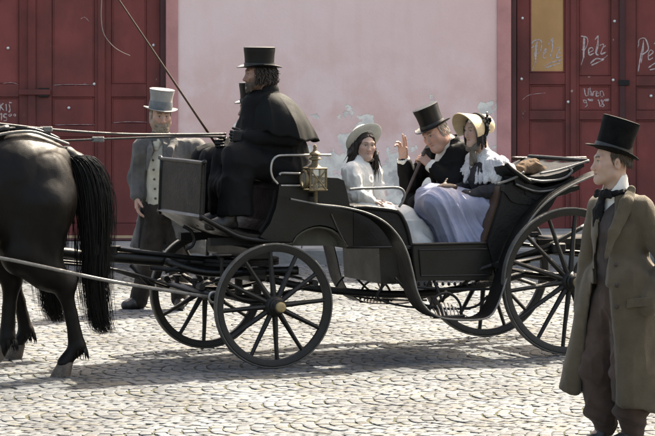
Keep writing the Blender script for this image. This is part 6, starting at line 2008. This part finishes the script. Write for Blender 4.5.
    S.chain([w(606, 196, .15), w(601, 204, .10), w(597, 226, .06)], [.018, .026, .010], .02, (unit((.25, -1, 0)), 2.0))
    cloth(S, root, 'coat_collar', M_olive2, .003, (14, 14, 10), 37, 1)
    ct = [o_ for o_ in root.children if o_.name.startswith('coat') and 'collar' not in o_.name][0]
    Vc = np.array([v.co for v in ct.data.vertices]) + wloc(ct)
    def front(p):
        m = (np.abs(Vc[:, 0] - p[0]) < .022) & (np.abs(Vc[:, 2] - p[2]) < .022)
        return np.array([p[0], Vc[m, 1].min(), p[2]]) if m.any() else p
    for b_ in (262, 282, 303):
        obj('button', *lathe([(.0125, 0), (.0115, .005), (.0005, .006)], 12, frame((0, -1, 0)), front(w(612, b_)) + np.array([0, .001, 0])), M_vest2, ct, True)
    pts = [front(w(a, b_)) + np.array([0, -.002, 0]) for a, b_ in ((622, 296), (630, 294.5), (638, 293.5), (646, 293))]
    Vp = np.array([p + EZ * dz + np.array([0, dy, 0]) for dz, dy in ((.0, .006), (.0, -.004), (-.048, -.007), (-.048, .004)) for p in pts])
    n = len(pts)
    obj('pocket_flap', Vp, [[r * n + i, r * n + i + 1, ((r + 1) % 4) * n + i + 1, ((r + 1) % 4) * n + i] for r in range(4) for i in range(n - 1)] + [[0, n, 2*n, 3*n], [4*n-1, 3*n-1, 2*n-1, n-1]], M_olive2, ct)
    shoe(root, J['anL'], J['toL'], s=1.05); shoe(root, J['anR'], J['toR'], s=1.05)
youngman()

# ------------------------------------------------------------------ reins and whip
hL = CP(226, 134, -.27); hR = CP(216, 143, -.05)
M_rein = mat('brown_rein_leather', (.030, .022, .018), .5, .2, 20, .2, 80)
def rein(pts, lbl, r=.010):
    P = smooth_path(pts, 6)
    V, Fs = tube(P, r, 8, True, (EZ, 1.5))
    return tag(obj('driving_rein', V, Fs, M_rein, None, True), lbl, 'rein', 'leather reins')
r1 = rein([hL, CP(180, 134.5, -.32), CP(120, 134, -.40), CP(50, 129.5, -.46), CP(0, 124, -.5), CP(-60, 119, -.52), HP1(2.35, -.12, 1.72)], 'upper leather rein stretched from the coachman over the near horse', .0062)
r2 = rein([hL - EZ * .02, CP(180, 136.5, -.2), CP(120, 138.5, -.1), CP(55, 141, .0), CP(0, 143, .1), CP(-50, 144, .2), HP2(2.35, -.12, 1.72)], 'lower leather rein passing behind the near horse rump', .0052)
for r_, q in ((r1, CP(46, 129.2, -.46)), (r2, CP(98, 139.4, -.06))):
    V, Fs = box(q - np.array([.045, .016, .02]), q + np.array([.045, .016, .02]), .006)
    obj('buckle', V, Fs, M_trace, r_)
wd = unit(CP(122, 0, -.2) - CP(216, 140, -.06))
w0 = CP(218.5, 148, -.05)
tip = w0 + wd * 2.15
stick = [w0, w0 + wd * .25, w0 + wd * 1.0, w0 + wd * 1.7 + EZ * .0, tip]
V, Fs = tube(np.array(stick), [.0105, .0095, .0075, .005, .003], 8)
wh_ = empty('whip', w0, 'thin dark driving whip raised by the coachman, its lash hanging by the door', 'whip')
obj('stick', V, Fs, M_wood, wh_, True)
lash = smooth_path([tip, tip + np.array([-.10, -.02, -.01]), CP(103, -22, -.3), CP(101.6, 0, -.3), CP(101.3, 20, -.3), CP(104, 34, -.3), CP(112, 45, -.3), CP(121, 51.5, -.3), CP(130, 55.5, -.3)], 6)
V, Fs = tube(lash, np.linspace(.0042, .0022, len(lash)), 6)
obj('lash', V, Fs, mat('pale_whip_cord', (.20, .17, .15), .8), wh_, True)
